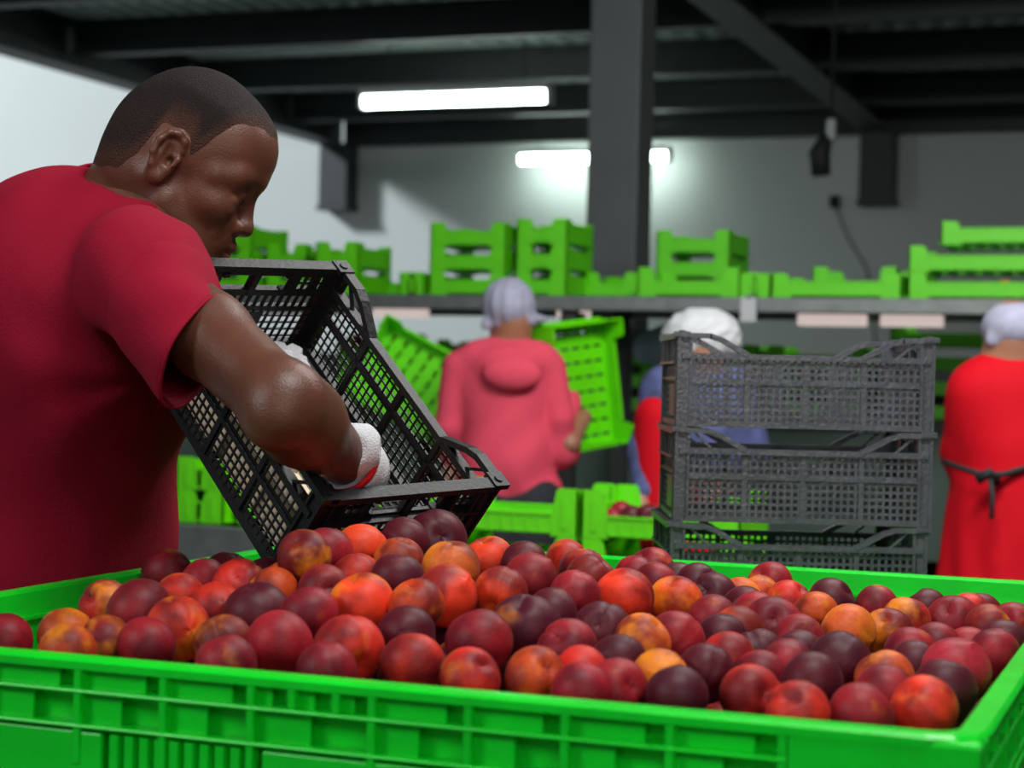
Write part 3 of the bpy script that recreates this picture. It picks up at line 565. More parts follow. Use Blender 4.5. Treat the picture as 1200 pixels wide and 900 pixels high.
for p in rest:
    b = len(v)
    for i in range(7):
        t_ = math.pi * i / 6
        for j in range(10):
            ph = math.pi * 2 * j / 10; v.append((p[0] + .03 * math.sin(t_) * math.cos(ph), p[1] + .03 * math.sin(t_) * math.sin(ph), p[2] + .03 * math.cos(t_)))
    for i in range(6):
        for j in range(10): f.append((b + i * 10 + j, b + i * 10 + 10 + j, b + i * 10 + 10 + (j + 1) % 10, b + i * 10 + (j + 1) % 10))
me = bpy.data.meshes.new('buried_peaches'); me.from_pydata(v, [], f); me.validate(); me.update()
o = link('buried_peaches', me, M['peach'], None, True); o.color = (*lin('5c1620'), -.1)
tag(o, 'lower layers of peaches filling the green bin', 'peaches', kind='stuff')

# ------------------------------------------------------------------ black mesh crates
def crate_parts(L, Wd, H, e=.033, mm=None, bw=.0023, pu=.0122):
    D = {}
    zr = H - e
    def grid(m, u0, u1, z0, z1, pu, pz, put, w=.0032, dep=.003):
        nu = max(1, round((u1 - u0) / pu)); nz = max(1, round((z1 - z0) / pz))
        for i in range(nu + 1): put(u0 + (u1 - u0) * i / nu - w / 2, u0 + (u1 - u0) * i / nu + w / 2, z0, z1, dep)
        for i in range(nz + 1): put(u0, u1, z0 + (z1 - z0) * i / nz - w / 2, z0 + (z1 - z0) * i / nz + w / 2, dep * .9)
    m = MB()
    P = lambda a, b, c, d, t: m.box(a, b, -t / 2, t / 2, c, d)
    h = L / 2 - .012
    grid(m, -h, h, .006, zr - .004, pu, .0112, P, bw, .0022)
    for k in range(-2, 3): m.box(k * h / 2 - .004, k * h / 2 + .004, -.003, .004, .002, zr)
    m.box(-h, h, -.003, .005, zr * .62 - .003, zr * .62 + .003)
    m.box(-h, h, -.004, .006, 0, .009)
    m.box(-L / 2, L / 2, -.005, .009, zr - .007, zr + .002)
    for s in (-1, 1):
        m.bar((s * L / 2, .003, H - .004), (s * (L / 2 - .045), .003, H - .004), .015, .008)
        m.bar((s * (L / 2 - .043), .003, H - .004), (s * (L / 2 - .062), .003, H - .010), .015, .008)
        m.bar((s * (L / 2 - .060), .003, H - .009), (s * (L / 2 - .105), .003, zr - .001), .014, .008)
        m.bar((s * (L / 2 - .022), .002, H - .006), (s * (L / 2 - .052), .002, zr), .004, .004)
    D['side'] = m.mesh('side_panel')
    m = MB(); h = Wd / 2 - .012
    P = lambda a, b, c, d, t: m.box(a, b, -t / 2, t / 2, c, d)
    m.box(-Wd / 2, Wd / 2, -.005, .012, H - .009, H)                    # rim with outward lip
    za, zb, zc = H - .016, H - .040, H - .050
    P(-h, h, za, H - .008, .005); P(-h, h, zc, zb, .005)                # bands above and below the hand hole
    m.box(-h, h, 0, .012, zc + .002, zc + .006)                         # outer flange
    hw = .055
    for s in (-1, 1):
        P(min(s * hw, s * (hw + .016)), max(s * hw, s * (hw + .016)), zb, za, .005)
        u0, u1 = sorted((s * (hw + .016), s * (h - .006)))
        grid(m, u0, u1, zb, za, .012, .011, P, .0035)
        P(min(s * (h - .006), s * h), max(s * (h - .006), s * h), 0, H - .008, .006)
        # rounded ends of the hand hole
        m.bar((s * hw, 0, za - .001), (s * (hw - .009), 0, za + .001), .006, .010, (0, 1, 0))
        m.bar((s * hw, 0, zb + .001), (s * (hw - .009), 0, zb - .001), .006, .010, (0, 1, 0))
    P(-.005, .005, zc, H - .008, .007)
    for k in range(7):
        u = -h + 2 * h * (k + .5) / 7
        if abs(u) > hw or abs(u) < .01: m.box(u - .002, u + .002, 0, .011, zb - .01, H - .008)
    # slot row, then the mesh with a blank plate in the middle
    zd = zc - .018
    n_ = round(2 * h / .0125)
    for i in range(n_ + 1):
        u = -h + 2 * h * i / n_; P(u - .002, u + .002, zd, zc, .003)
    P(-h, h, zd - .006, zd, .005); m.box(-h, h, 0, .007, zd - .005, zd - .002)
    grid(m, -h, h, .006, zd - .006, .0122, .0112, P, .0025)
    P(-.04, .04, .014, zd - .012, .0035)
    m.box(-h, h, -.004, .006, 0, .009)
    D['end'] = m.mesh('end_panel')
    m = MB()
    m.box(-.015, .003, -.003, .004, 0, H - .002); m.box(-.003, .004, -.015, .003, 0, H - .002)
    m.box(.002, .007, .002, .007, 0, H - .004); m.box(-.016, -.012, .003, .008, .0, H - .004); m.box(.003, .008, -.016, -.012, 0, H - .004)
    m.box(-.012, .012, -.012, .012, H - .006, H + .002); m.tube([(0, 0, H), (0, 0, H + .004)], .006, 10)
    D['post'] = m.mesh('corner_post')
    m = MB(); hx, hy = L / 2 - .01, Wd / 2 - .01
    nx, ny = round(2 * hx / .0125), round(2 * hy / .0125)
    for i in range(nx + 1): u = -hx + 2 * hx * i / nx; m.box(u - .0017, u + .0017, -hy, hy, 0, .003)
    for i in range(ny + 1): u = -hy + 2 * hy * i / ny; m.box(-hx, hx, u - .0017, u + .0017, 0, .0032)
    for k in (-1, 0, 1): m.box(-hx, hx, k * hy * .6 - .004, k * hy * .6 + .004, -.002, .003); m.box(k * hx * .6 - .004, k * hx * .6 + .004, -hy, hy, -.002, .003)
    D['bottom'] = m.mesh('bottom_grid')
    for me in D.values(): me.materials.append(M[mm or 'black'])
    return D
def make_crate(L, Wd, H, **kw):
    D = crate_parts(L, Wd, H, **kw); t = empty('mesh_crate')
    def ch(me, name, loc, rz):
        o = bpy.data.objects.new(name, me); col.objects.link(o); o.parent = t; o.location = loc; o.rotation_euler = (0, 0, rz)
    ch(D['side'], 'side_panel', (0, Wd / 2, 0), 0); ch(D['side'], 'side_panel', (0, -Wd / 2, 0), math.pi)
    ch(D['end'], 'end_panel', (L / 2, 0, 0), -math.pi / 2); ch(D['end'], 'end_panel', (-L / 2, 0, 0), math.pi / 2)
    ch(D['post'], 'corner_post', (L / 2, Wd / 2, 0), 0); ch(D['post'], 'corner_post', (-L / 2, Wd / 2, 0), math.pi / 2)
    ch(D['post'], 'corner_post', (-L / 2, -Wd / 2, 0), math.pi); ch(D['post'], 'corner_post', (L / 2, -Wd / 2, 0), -math.pi / 2)
    ch(D['bottom'], 'bottom_grid', (0, 0, .001), 0)
    return t
# held crate: corner R1 is the near right rim corner; av runs up the long side, cv down into the crate
CL, CW, CH = .40, .267, .140
av = np.array([-.5382, .5122, .6693]); bv = np.array([-.7129, -.7003, -.0373]); cv = np.array([-.4496, .4972, -.7421])
ccen = np.array([-.2488, 2.3028, 1.2509])
held = make_crate(CL, CW, CH)
tag(held, 'tilted black mesh crate held by the man over the peaches', 'crate')
zl = -cv; xl = av; yl = np.cross(zl, xl)
def to_w(vv): return Vector((vv[0] * CT - vv[1] * ST, vv[0] * ST + vv[1] * CT, vv[2]))
base = ccen + cv * CH / 2
cx_, cy_, cz_ = to_w(xl), to_w(yl), to_w(zl)
CM = Matrix(((cx_.x, cy_.x, cz_.x, 0), (cx_.y, cy_.y, cz_.y, 0), (cx_.z, cy_.z, cz_.z, 0), (0, 0, 0, 1)))
CM = Matrix.Translation(to_w(base)) @ CM
held.matrix_world = CM
sgn = 1 if yl @ bv > 0 else -1                                        # side of the wall nearest the camera
def crate_local(x, s, z): return base + xl * x + yl * (s * sgn) + zl * z      # level coordinates
# kraft liner standing inside the near wall, folded onto the bottom
lin_ = empty('card_liner'); lin_.matrix_world = CM; tag(lin_, 'beige card liner lying inside the tipped black crate', 'liner')
ys = sgn * (CW / 2 - .016)
m = MB(); m.box(-CL / 2 + .02, CL / 2 - .045, min(ys, ys - sgn * .0018), max(ys, ys - sgn * .0018), .008, .088); m.build('standing_flap', M['board'], lin_)
m = MB(); m.box(-CL / 2 + .02, CL / 2 - .05, min(ys, sgn * .018), max(ys, sgn * .018), .007, .0088); m.build('bottom_flap', M['board'], lin_)
# crumpled white paper in the far bottom corner
m = MB(); rr = random.Random(4); N_ = 9
for i in range(N_):
    for j in range(N_):
        m.v.append((CL / 2 - .075 + .055 * i / (N_ - 1), sgn * (-.105 + .06 * j / (N_ - 1)), .008 + rr.random() * .010 + .008 * (i / N_)))
for i in range(N_ - 1):
    for j in range(N_ - 1): a = i * N_ + j; m.f.append((a, a + 1, a + N_ + 1, a + N_))
pw = m.build('tissue_paper', M['glove']); pw.matrix_world = CM; tag(pw, 'crumpled white tissue in the upper end of the tipped crate', 'paper')
so = pw.modifiers.new('thick', 'SOLIDIFY'); so.thickness = .001

# stack of crates right behind the bin
ST_H = .148
first = make_crate(.388, .267, .1455, mm='black_lit', bw=.0042, pu=.0110); src = first
SX, SZ = 928, 2.87 + .1335
sp = at(SX, 450, SZ)
labs = ['top black mesh crate of the stack behind the bin', 'second black mesh crate from the top of the stack', 'third crate from the top, its base hidden by the bin',
        'fourth crate down in the black stack behind the bin', 'fifth crate down in the black stack behind the bin', 'sixth crate down in the black stack behind the bin',
        'seventh crate down in the black stack behind the bin', 'eighth crate down in the black stack behind the bin', 'bottom crate of the black stack, on the floor']
for k in range(9):
    o = src if k == 0 else copy_tree(src)
    zz = 1.380 - .1455 - .004 - ST_H * k
    dx = (0, 0, -.006, .004, -.004, .003, 0, .004, 0)[k]
    o.location = lv(sp[0] + dx, sp[1], zz); o.rotation_euler = (0, 0, TH + R((.3, .1, .9, .4, -.4, .3, 0, .5, 0)[k]))
    tag(o, labs[k], 'crate', 'stacked black mesh crates')

# ------------------------------------------------------------------ lime green trays
def tray_parts(L, Wd, H):
    D = {}
    m = MB(); w = .072
    m.prism([(0, 0), (w, 0), (w - .006, H * .62), (w - .014, H - .006), (w - .022, H), (.004, H), (0, H - .004)], 0, .006)
    m.box(0, .006, 0, .05, 0, H - .004); m.box(.028, .044, -.002, .002, H * .15, H * .8)
    D['post'] = m.mesh('corner_post')
    m = MB(); h = L / 2 - w + .002
    m.box(-h, h, 0, .005, .012, .055); m.box(-h, h, -.003, .008, .052, .058); m.box(-h, h, -.002, .007, .008, .014)
    for i in range(9): u = -h + 2 * h * i / 8; m.box(u - .002, u + .002, -.002, .006, .012, .055)
    D['side'] = m.mesh('side_band')
    m = MB(); h = Wd / 2 - .045
    m.box(-h, h, 0, .005, .012, .075); m.box(-h, h, -.003, .008, .072, .078)
    D['end'] = m.mesh('end_band')
    m = MB()
    for i in range(9): u = -L / 2 + .01 + (L - .02) * i / 8; m.box(u - .019, u + .019, -Wd / 2 + .006, Wd / 2 - .006, .004, .008)
    for i in range(7): u = -Wd / 2 + .012 + (Wd - .024) * i / 6; m.box(-L / 2 + .006, L / 2 - .006, u - .006, u + .006, .006, .010)
    D['bottom'] = m.mesh('slatted_bottom')
    for me in D.values(): me.materials.append(M['tray'])
    return D
TD = {}
def make_tray(L=.40, Wd=.30, H=.105):
    if (L, Wd, H) not in TD: TD[(L, Wd, H)] = tray_parts(L, Wd, H)
    D = TD[(L, Wd, H)]; t = empty('fruit_tray')
    def ch(me, name, loc, rz, sx=1):
        o = bpy.data.objects.new(name, me); col.objects.link(o); o.parent = t; o.location = loc; o.rotation_euler = (0, 0, rz); o.scale = (sx, 1, 1)
    a, b = L / 2, Wd / 2
    ch(D['post'], 'corner_post', (-a, -b, 0), 0); ch(D['post'], 'corner_post', (a, -b, 0), 0, -1)
    ch(D['post'], 'corner_post', (a, b, 0), math.pi); ch(D['post'], 'corner_post', (-a, b, 0), math.pi, -1)
    ch(D['side'], 'side_band', (0, -b, 0), 0); ch(D['side'], 'side_band', (0, b, 0), math.pi)
    ch(D['end'], 'end_band', (-a, 0, 0), -math.pi / 2); ch(D['end'], 'end_band', (a, 0, 0), math.pi / 2)
    ch(D['bottom'], 'slatted_bottom', (0, 0, 0), 0)
    return t
def tray(loc, rz, label, group, H=.105, L=.40, Wd=.30, mat4=None):
    t = make_tray(L, Wd, H)
    if mat4 is not None: t.matrix_world = mat4
    else: t.location = loc; t.rotation_euler = (0, 0, rz)
    tag(t, label, 'tray', group); return t

# overhead shelf carrying trays
SY = 6.36; SHZ = 1.600
sh = empty('conveyor_shelf', (0, SY, 0)); tag(sh, 'long grey overhead shelf running across the hall at head height', 'shelf')
MB().box(-6.2, 1.6, 0, .03, SHZ - .050, SHZ + .004).build('front_rail', M['steel'], sh, bevel=.004)
MB().box(-6.2, 1.6, .72, .75, SHZ - .050, SHZ + .004).build('back_rail', M['steel'], sh, bevel=.004)
MB().box(-6.2, 1.6, .032, .718, SHZ - .012, SHZ - .002).build('shelf_panel', M['steel_dark'], sh)
for x in (-5.9, -4.0, -2.2, -.4, 1.4):
    for y in (.05, .70): MB().box(x - .03, x + .03, y - .02, y + .02, 0, SHZ - .012).build('leg', M['steel_dark'], sh)
    MB().box(x - .02, x + .02, .08, .68, SHZ - .10, SHZ - .055).build('cross_bar', M['steel_dark'], sh)
def on_shelf(pxl, n, label, dy=.02, L=.40, H=.09, Wd=.30, pitch=None, z0=SHZ + .004, lift=0):
    """n trays stacked, left edge at pixel column pxl"""
    x = atw(pxl, 330, SY + dy).x + L / 2
    for k in range(n):
        pos = ' of its stack' if n > 1 else ''
        lv_ = '' if n == 1 else ('bottom tray' if k == 0 else 'top tray' if k == n - 1 else '%s tray up' % ORD[k])
        tray((x, SY + dy + Wd / 2, z0 + (H + .001) * (k + lift)), 0, label if n == 1 else lv_ + ' of ' + label, 'lime green trays on the overhead shelf', H, L, Wd)
on_shelf(222, 3, 'the shelf stack beside the man\'s chin', dy=.06, L=.28)
on_shelf(369, 2, 'the shelf stack left of the bare white wall', L=.185, H=.10)
on_shelf(311, 2, 'the small shelf stack above the tilted crate end', dy=.12, L=.185, H=.10)
on_shelf(428, 1, 'single low lime tray on the shelf right of the tilted crate', dy=.30, L=.22, H=.07, Wd=.3)
on_shelf(468, 1, 'small lime tray at the foot of the tall stack', L=.105, Wd=.2, H=.085)
on_shelf(503, 3, 'the tall stack above the grey cap', L=.308)
on_shelf(604, 3, 'the narrow bright stack left of the column', L=.20, H=.094)
on_shelf(684, 1, 'low lime tray crossing in front of the column', dy=.25, L=.22, H=.10)
on_shelf(747, 1, 'lime tray at the right foot of the column', L=.38, H=.105)
on_shelf(768, 3, 'the darker stack standing back, right of the column', dy=.41, L=.29)
on_shelf(866, 1, 'small lime tray above the stacked black crates', L=.115, Wd=.25, H=.085)
on_shelf(904, 1, 'long low lime tray above the black crate stack', L=.455, H=.085)
on_shelf(952, 1, 'upper lime tray standing back behind the long low tray', dy=.36, L=.31, H=.13)
on_shelf(1064, 2, 'the right-hand stack near the frame edge', L=.50, pitch=.085, H=.09)
on_shelf(1101, 1, 'topmost lime tray of the right-hand pile', dy=.05, L=.42, H=.08, lift=2.30)
def place_fruit(px, py, Y, n, spread, r, label, group, k='r', mat_=None, stepz=0):
    for i in range(n):
        p = atw(px + spread * (i - (n - 1) / 2), py, Y)
        o = add_peach(p.x, p.y, p.z, r, rn.choice(k) if mat_ is None else 'r', rn)
        tag(o, '%s from left in %s' % (ORD[i], label), 'peach', group)

# lamps and fittings under the shelf
for i, (a, b, y) in enumerate(((936, 1015, 375), (1033, 1105, 376), (440, 500, 366), (655, 690, 367))):
    p, q = atw(a, y, SY + .2), atw(b, y, SY + .2)
    t = empty('under_shelf_light', ((p.x + q.x) / 2, SY + .2, p.z)); w = (q.x - p.x) / 2
    tag(t, ['white light fitting under the shelf, left of the two near the red coat', 'white light fitting under the shelf beside the red coat worker\'s cap', 'white fitting under the shelf right of the tilted crate', 'short white fitting under the shelf beside the grey cap'][i], 'light')
    MB().box(-w, w, -.03, .03, -.02, .022).build('diffuser', M['under'] if 'under' in M else M.setdefault('under', mat('lit_diffuser', 'e8dcd8', .5, emit='ffe9e2', estr=.55)), t, bevel=.004)
    MB().box(-w - .01, w + .01, -.035, .035, .022, SHZ - .0125 - p.z).build('housing', M['steel_dark'], t)

# sorting bench with machine panels under the shelf
BZ = 1.17
bt = empty('sorting_bench', (0, 7.3, 0)); tag(bt, 'dark sorting bench behind the workers below the shelf', 'bench')
MB().box(-6, 1.6, 0, .9, BZ - .05, BZ).build('bench_top', M['steel_dark'], bt)
for x0, x1 in ((-5.9, -4.6), (-4.5, -3.2), (-3.1, -1.9), (-1.8, -.5), (-.4, 1.4)):
    MB().box(x0, x1, .02, .05, .62, BZ - .055).build('front_panel', M['machine'], bt)
    MB().box(x0, x0 + .05, .05, .85, 0, BZ - .055).build('leg', M['steel_dark'], bt)
bb = MB().box(-6, 1.6, 8.23, 8.26, 0, 1.40).build('dark_backing', M['steel_dark']); tag(bb, 'added dark board filling the dim gap behind the sorting bench', 'board')  # board added to keep the view behind the bench dark
MB().box(-6, 1.6, .6, .9, .08, .5).build('lower_shelf', M['belt'], bt)
def on_bench(pxl, n, label, L=.40, dy=.05, z=BZ, H=.095, pitch=.096, Wd=.30, rz=0):
    x = atw(pxl, 430, 7.3 + dy).x + L / 2
    for k in range(n):
        lv_ = '' if n == 1 else ('bottom tray' if k == 0 else 'top tray' if k == n - 1 else '%s tray up' % ORD[k])
        tray((x, 7.3 + dy + Wd / 2, z + pitch * k), rz, label if n == 1 else lv_ + ' of ' + label, 'green trays on the sorting bench', H, L, Wd)
on_bench(395, 3, 'the bench stack seen through the tilted crate', L=.42)
on_bench(512, 3, 'the bench stack left of the pink hoodie', L=.30)
on_bench(672, 3, 'the bench stack below the column', L=.36)
on_bench(786, 3, 'the bench stack behind the white cap', L=.36)
on_bench(900, 3, 'the bench stack behind the black crates', L=.40)
on_bench(1042, 4, 'the bench stack left of the red coat', L=.42)
on_bench(1168, 4, 'the bench stack behind the red coat', L=.42)
place_fruit(455, 400, 7.45, 6, 15, .036, 'the row of dark bench peaches left of pink hoodie', 'peaches on the bench trays', 'cm')
place_fruit(712, 404, 7.45, 4, 14, .036, 'the row of dark peaches on trays below the column', 'peaches below the column', 'cm')
p = atw(757, 397, 7.25)
m = blob('pale_bag', [E((0, 0, .05), (.12, .08, .08), k=.05), C((-.03, 0, .05), (.06, 0, .15), .05, .02, .05)], (-.2, -.15, -.06), (.2, .15, .22), .012, M['bag'])
m.location = (p.x, p.y + .15, BZ + .2); m.location.z = p.z - .09; tag(m, 'pale blue plastic bag lying on trays left of the white cap', 'bag')

# near conveyor line with trays, behind the bin
CYL = 4.30; CZ = .885
cv_ = empty('roller_conveyor', (0, CYL, 0)); tag(cv_, 'steel roller conveyor behind the bin beside the man', 'conveyor')
MB().box(-3.9, -2.30, -.02, .02, CZ - .14, CZ).build('side_rail', M['steel'], cv_, bevel=.004)
MB().box(-3.9, -2.30, .50, .54, CZ - .14, CZ).build('side_rail', M['steel'], cv_, bevel=.004)
for i in range(16): MB().tube([(-3.85 + i * .1, .02, CZ - .03), (-3.85 + i * .1, .50, CZ - .03)], .024, 8).build('roller', M['steel'], cv_, True)
for x in (-3.8, -3.1, -2.4):
    for y in (0, .52): MB().box(x - .025, x + .025, y - .019, y + .019, 0, CZ - .14).build('leg', M['steel_dark'], cv_)
def on_line(pxl, n, label, L=.40, dy=.04, H=.13, pitch=.105, rz=0, z=CZ + .002, yy=CYL):
    x = atw(pxl, 600, yy + dy).x + L / 2
    for k in range(n):
        lv_ = '' if n == 1 else ('bottom tray' if k == 0 else 'top tray' if k == n - 1 else '%s tray up' % ORD[k])
        tray((x, yy + dy + .15, z + pitch * k), rz, label if n == 1 else lv_ + ' of ' + label, 'green trays on the roller conveyor', H, L, .30)
on_line(205, 2, 'the conveyor stack between the man and the tilted crate', L=.15, H=.088, pitch=.089)
on_line(277, 2, 'the shaded conveyor stack under the tilted crate', L=.30, H=.088, pitch=.089, dy=.08)

# pair of trays right of the tilted crate, their tall corner posts side by side
ZC = at(652, 610, 4.4); TBZ = .795
pz = lv(ZC[0], ZC[1]); tb = empty('steel_table', (pz.x, CYL + .18, 0)); tag(tb, 'steel table under the paired lime trays below the pink hoodie', 'table')
MB().box(-.43, .43, -.2, .2, TBZ - .03, TBZ).build('table_top', M['steel_dark'], tb)
for sx in (-.4, .4):
    for sy in (-.17, .17): MB().box(sx - .02, sx + .02, sy - .02, sy + .02, 0, TBZ - .03).build('leg', M['steel_dark'], tb)
for dx, n_, lab in ((-.206, 0, 'left'), (.206, 1, 'right')):
    pw_ = lv(ZC[0], ZC[1]); H_ = .155
    xw = pw_.x + dx
    tray((xw, CYL + .03 + .15, TBZ + .002), 0, 'lower lime tray below the pink hoodie, %s of the touching pair' % lab, 'paired lime trays below the pink hoodie', .108, .405, .30)
    tray((xw, CYL + .03 + .15, TBZ + .111), 0, 'upper lime tray below the pink hoodie, %s of the touching pair' % lab, 'paired lime trays below the pink hoodie', .12, .405, .30)
rn = random.Random(5)
for i in range(16):
    x = pw_.x + .06 + (i % 8) * .045; y = CYL + .12 + (i // 8) * .07
    o = add_peach(x, y, TBZ + .111 + .045 + .006 * (i % 3), .030, rn.choice('cmcr'), rn)
    tag(o, '%s dark peach in the %s row of the tray below the pink hoodie' % (ORD[i % 8], 'front' if i < 8 else 'back'), 'peach', 'peaches in the conveyor tray')

# ------------------------------------------------------------------ people
def person(label, loc_level):
    t = empty('person', lv(loc_level[0], loc_level[1], 0), TH)
    tag(t, label, 'person')
    return t

# ---- the man tipping the crate (level coordinates throughout)
HZ = 2.38
yaw, pit = R(4), R(27)
HSH = -7
hF = np.array([math.cos(pit) * math.cos(yaw), math.cos(pit) * math.sin(yaw), -math.sin(pit)])
hU = np.array([math.sin(pit) * math.cos(yaw), math.sin(pit) * math.sin(yaw), math.cos(pit)])
hL = np.cross(hU, hF)
HO = at(197, 184, HZ - .075) + hL * .075
HM = np.array([hF, hL, hU])                                           # rows: local axes
man_o = np.array([-.66, 2.46, 0.0])
man = person('man in a dark red t-shirt and white gloves tipping a black crate', man_o)
def hx(v): return v @ HM + HO - man_o
NB = at(146, 262, 2.41); RS = at(168, 322, 2.19); LS = NB * 2 - RS; LS[2] = RS[2] + .01
NBl = HM @ (NB - HO)
S2 = lambda f: [f(1), f(-1)]
head = [E((.007, 0, .036), (.096, .076, .096), k=.02),
        E((.060, 0, .052), (.053, .058, .054), k=.03),
        E((-.035, 0, .005), (.058, .066, .070), k=.03),
        E((.052, 0, -.030), (.052, .054, .070), k=.03),
        E((.085, 0, -.062), (.029, .034, .030), k=.025)]
for s in (1, -1):
    head += [C((.016, s * .054, -.052), (.080, s * .024, -.100), .017, .017, .03),
             E((.071, s * .046, -.022), (.027, .017, .017), k=.022),
             C((.103, s * .010, .029), (.085, s * .046, .025), .0095, .010, .016),
             C((.085, s * .046, .022), (.060, s * .060, .010), .008, .006, .02)]
head += [E((.091, 0, -.103), (.019, .022, .017), k=.02)]
for s in (1, -1):
    head += [E((.109, s * .031, .004), (.014, .017, .013), k=.014, op='s'),
             E((.088, s * .031, .003), (.0155, .016, .0145), k=.004),
             C((.100, s * .020, -.010), (.094, s * .046, -.008), .003, .003, .008)]
head += [C((.102, 0, .016), (.117, 0, -.026), .0065, .0095, .012),
         E((.1175, 0, -.0315), (.0125, .0115, .0105), k=.008)]
for s in (1, -1):
    head += [E((.106, s * .0145, -.036), (.0125, .0085, .0095), k=.006),
             E((.111, s * .0085, -.0465), (.0055, .0035, .0045), k=.003, op='s'),
             C((.099, s * .022, -.030), (.090, s * .034, -.055), .0035, .003, .010)]       # cheek fold
head += [C((.1135, 0, -.060), (.099, -.020, -.0655), .0072, .0040, .006), C((.1135, 0, -.060), (.099, .020, -.0655), .0072, .0035, .006),
         C((.1110, 0, -.0765), (.099, -.018, -.070), .0082, .0045, .006), C((.1110, 0, -.0765), (.099, .017, -.070), .0078, .004, .006)]
for s in (1, -1): head += [C((.122, 0, -.0682), (.096, s * .026, -.0690), .0018, .0014, .002, 's')]
for s in (1, -1):
    # ear: shell, helix rim, tragus, lobe
    y = s * .0755
    head += [E((-.002, y, .000), (.016, .009, .028), rot=frame_rot((.97, 0, .22)), k=.010),
             E((.001, y + s * .010, .003), (.0095, .007, .017), rot=frame_rot((.97, 0, .22)), k=.005, op='s')]
    hel = [(.012, .014), (.010, .026), (.000, .032), (-.011, .028), (-.018, .014), (-.018, -.002), (-.013, -.017), (-.005, -.028)]
    hy = [.000, .003, .006, .009, .012, .012, .009, .005]
    for i in range(7):
        head += [C((hel[i][0], y + s * hy[i], hel[i][1]), (hel[i + 1][0], y + s * hy[i + 1], hel[i + 1][1]), .0042, .0042, .004)]
    head += [C((.013, y + s * .004, .002), (.011, y + s * .005, -.006), .0045, .0040, .004), E((-.001, y + s * .003, -.029), (.0085, .0055, .0085), k=.006),
             C((-.009, y + s * .006, .017), (-.010, y + s * .006, -.012), .0030, .0030, .004),
             E((.004, y + s * .006, -.004), (.005, .009, .007), k=.003, op='s')]
NECK = [C((-.028, 0, -.035), tuple(NBl + np.array([-.015, 0, .01])), .056, .062, .03),
         C((.01, 0, -.07), tuple(NBl + np.array([.03, 0, .0])), .040, .050, .035)]
head += NECK
for s in (1, -1): head += [C((-.012, s * .058, -.030), tuple(NBl + np.array([.052, s * .018, .015])), .011, .010, .022)]
head += [C(tuple(NBl), tuple(NBl + np.array([.02, 0, -.10])), .066, .09, .03)]
def hairline(x, y):
    xs_ = [-.13, -.08, -.050, -.036, -.026, .010, .022, .034, .043, .052, .075, .10, .13]
    zs_ = [-.060, -.057, -.046, -.020, .030, .034, .006, .030, .052, .072, .084, .084, .080]
    return np.interp(x, xs_, zs_)
def hair_field(D, X, Y, Z):
    hl = hairline(X, Y) + .0012 * np.sin(X * 300 + 2)
    t_ = np.clip((Z - hl) / .016, 0, 1)
    d = D - .0018 * t_ + .0006
    return np.maximum(d, (hl - Z) * .8)
body = [E(at(88, 385, 2.43) - man_o, (.135, .18, .20), rot=frame_rot((CT, ST, .25)), k=.05),
        E(at(66, 640, 2.55) - man_o, (.120, .150, .26), rot=frame_rot((CT, ST, .1)), k=.08),
        C(NB - man_o, RS - man_o, .062, .058, .05), C(NB - man_o, LS - man_o, .062, .058, .05)]
EL = at(332, 474, 1.965); WR = at(407, 541, 2.135)
LE = np.array([-.56, 2.74, 1.21]); LW = np.array([-.425, 2.56, 1.285])
pel = np.array([-.70, 2.56, .95])
body += [E(pel - man_o, (.125, .165, .13), rot=frame_rot((CT, ST, 0)), k=.08)]
for s in (1, -1):
    off = np.array([ST, -CT, 0]) * s * .095
    kn = pel + off + np.array([.03, 0, -.42]); an = pel + off + np.array([-.02, 0, -.86])
    body += [C(pel + off - man_o, kn - man_o, .08, .055, .05), C(kn - man_o, an - man_o, .055, .036, .03),
             C(an - man_o, an + np.array([CT, ST, 0]) * .13 - man_o + [0, 0, -.02], .036, .030, .03)]
arm = [C(RS - man_o, EL - man_o, .050, .042, .02), C(EL - man_o, WR - man_o, .047, .030, .02),
       E((RS * .5 + EL * .5) - man_o, (.046, .046, .048), k=.02),
       E((EL * .72 + WR * .28) - man_o + np.array([0, .0, -.002]), (.043, .043, .046), k=.03),
       E(EL - man_o + np.array([-.006, -.020, -.018]), (.020, .022, .022), k=.03),
       C(LS - man_o, LE - man_o, .055, .043, .02), C(LE - man_o, LW - man_o, .045, .030, .02)]
def rig(fields, m, name='body'):
    """several fields at different resolution joined into ONE mesh object"""
    ms = [blob(name, *f[:4], None, **f[4]) for f in fields]
    vs = []; fs = []; off = 0
    for me in ms:
        n = len(me.vertices); a = np.empty(n * 3, np.float32); me.vertices.foreach_get('co', a); vs.append(a)
        k = len(me.loops); b = np.empty(k, np.int32); me.loops.foreach_get('vertex_index', b); fs.append(b + off); off += n
    V = np.concatenate(vs); Fq = np.concatenate(fs); me = bpy.data.meshes.new(name)
    me.vertices.add(off); me.vertices.foreach_set('co', V); me.loops.add(len(Fq)); me.loops.foreach_set('vertex_index', Fq)
    me.polygons.add(len(Fq) // 4); me.polygons.foreach_set('loop_start', np.arange(0, len(Fq), 4, dtype=np.int32))
    me.polygons.foreach_set('use_smooth', np.ones(len(Fq) // 4, bool)); me.update(calc_edges=True); me.validate()
    me.materials.append(m)
    return me
def o_child(me, name, parent):
    o = bpy.data.objects.new(name, me); col.objects.link(o); o.parent = parent; return o
HB = ((-.17, -.125, -.235), (.145, .125, .140))
me = rig([(head, HB[0], HB[1], .0021, dict(xf=hx, smooth_it=1)),
          (body, (-.25, -.35, 0), (.3, .38, 1.56), .014, dict(smooth_it=1)),
          (arm, (-.15, -.56, .45), (.56, .40, 1.56), .0055, dict(smooth_it=2))], M['skin'])
o_child(me, 'body', man)
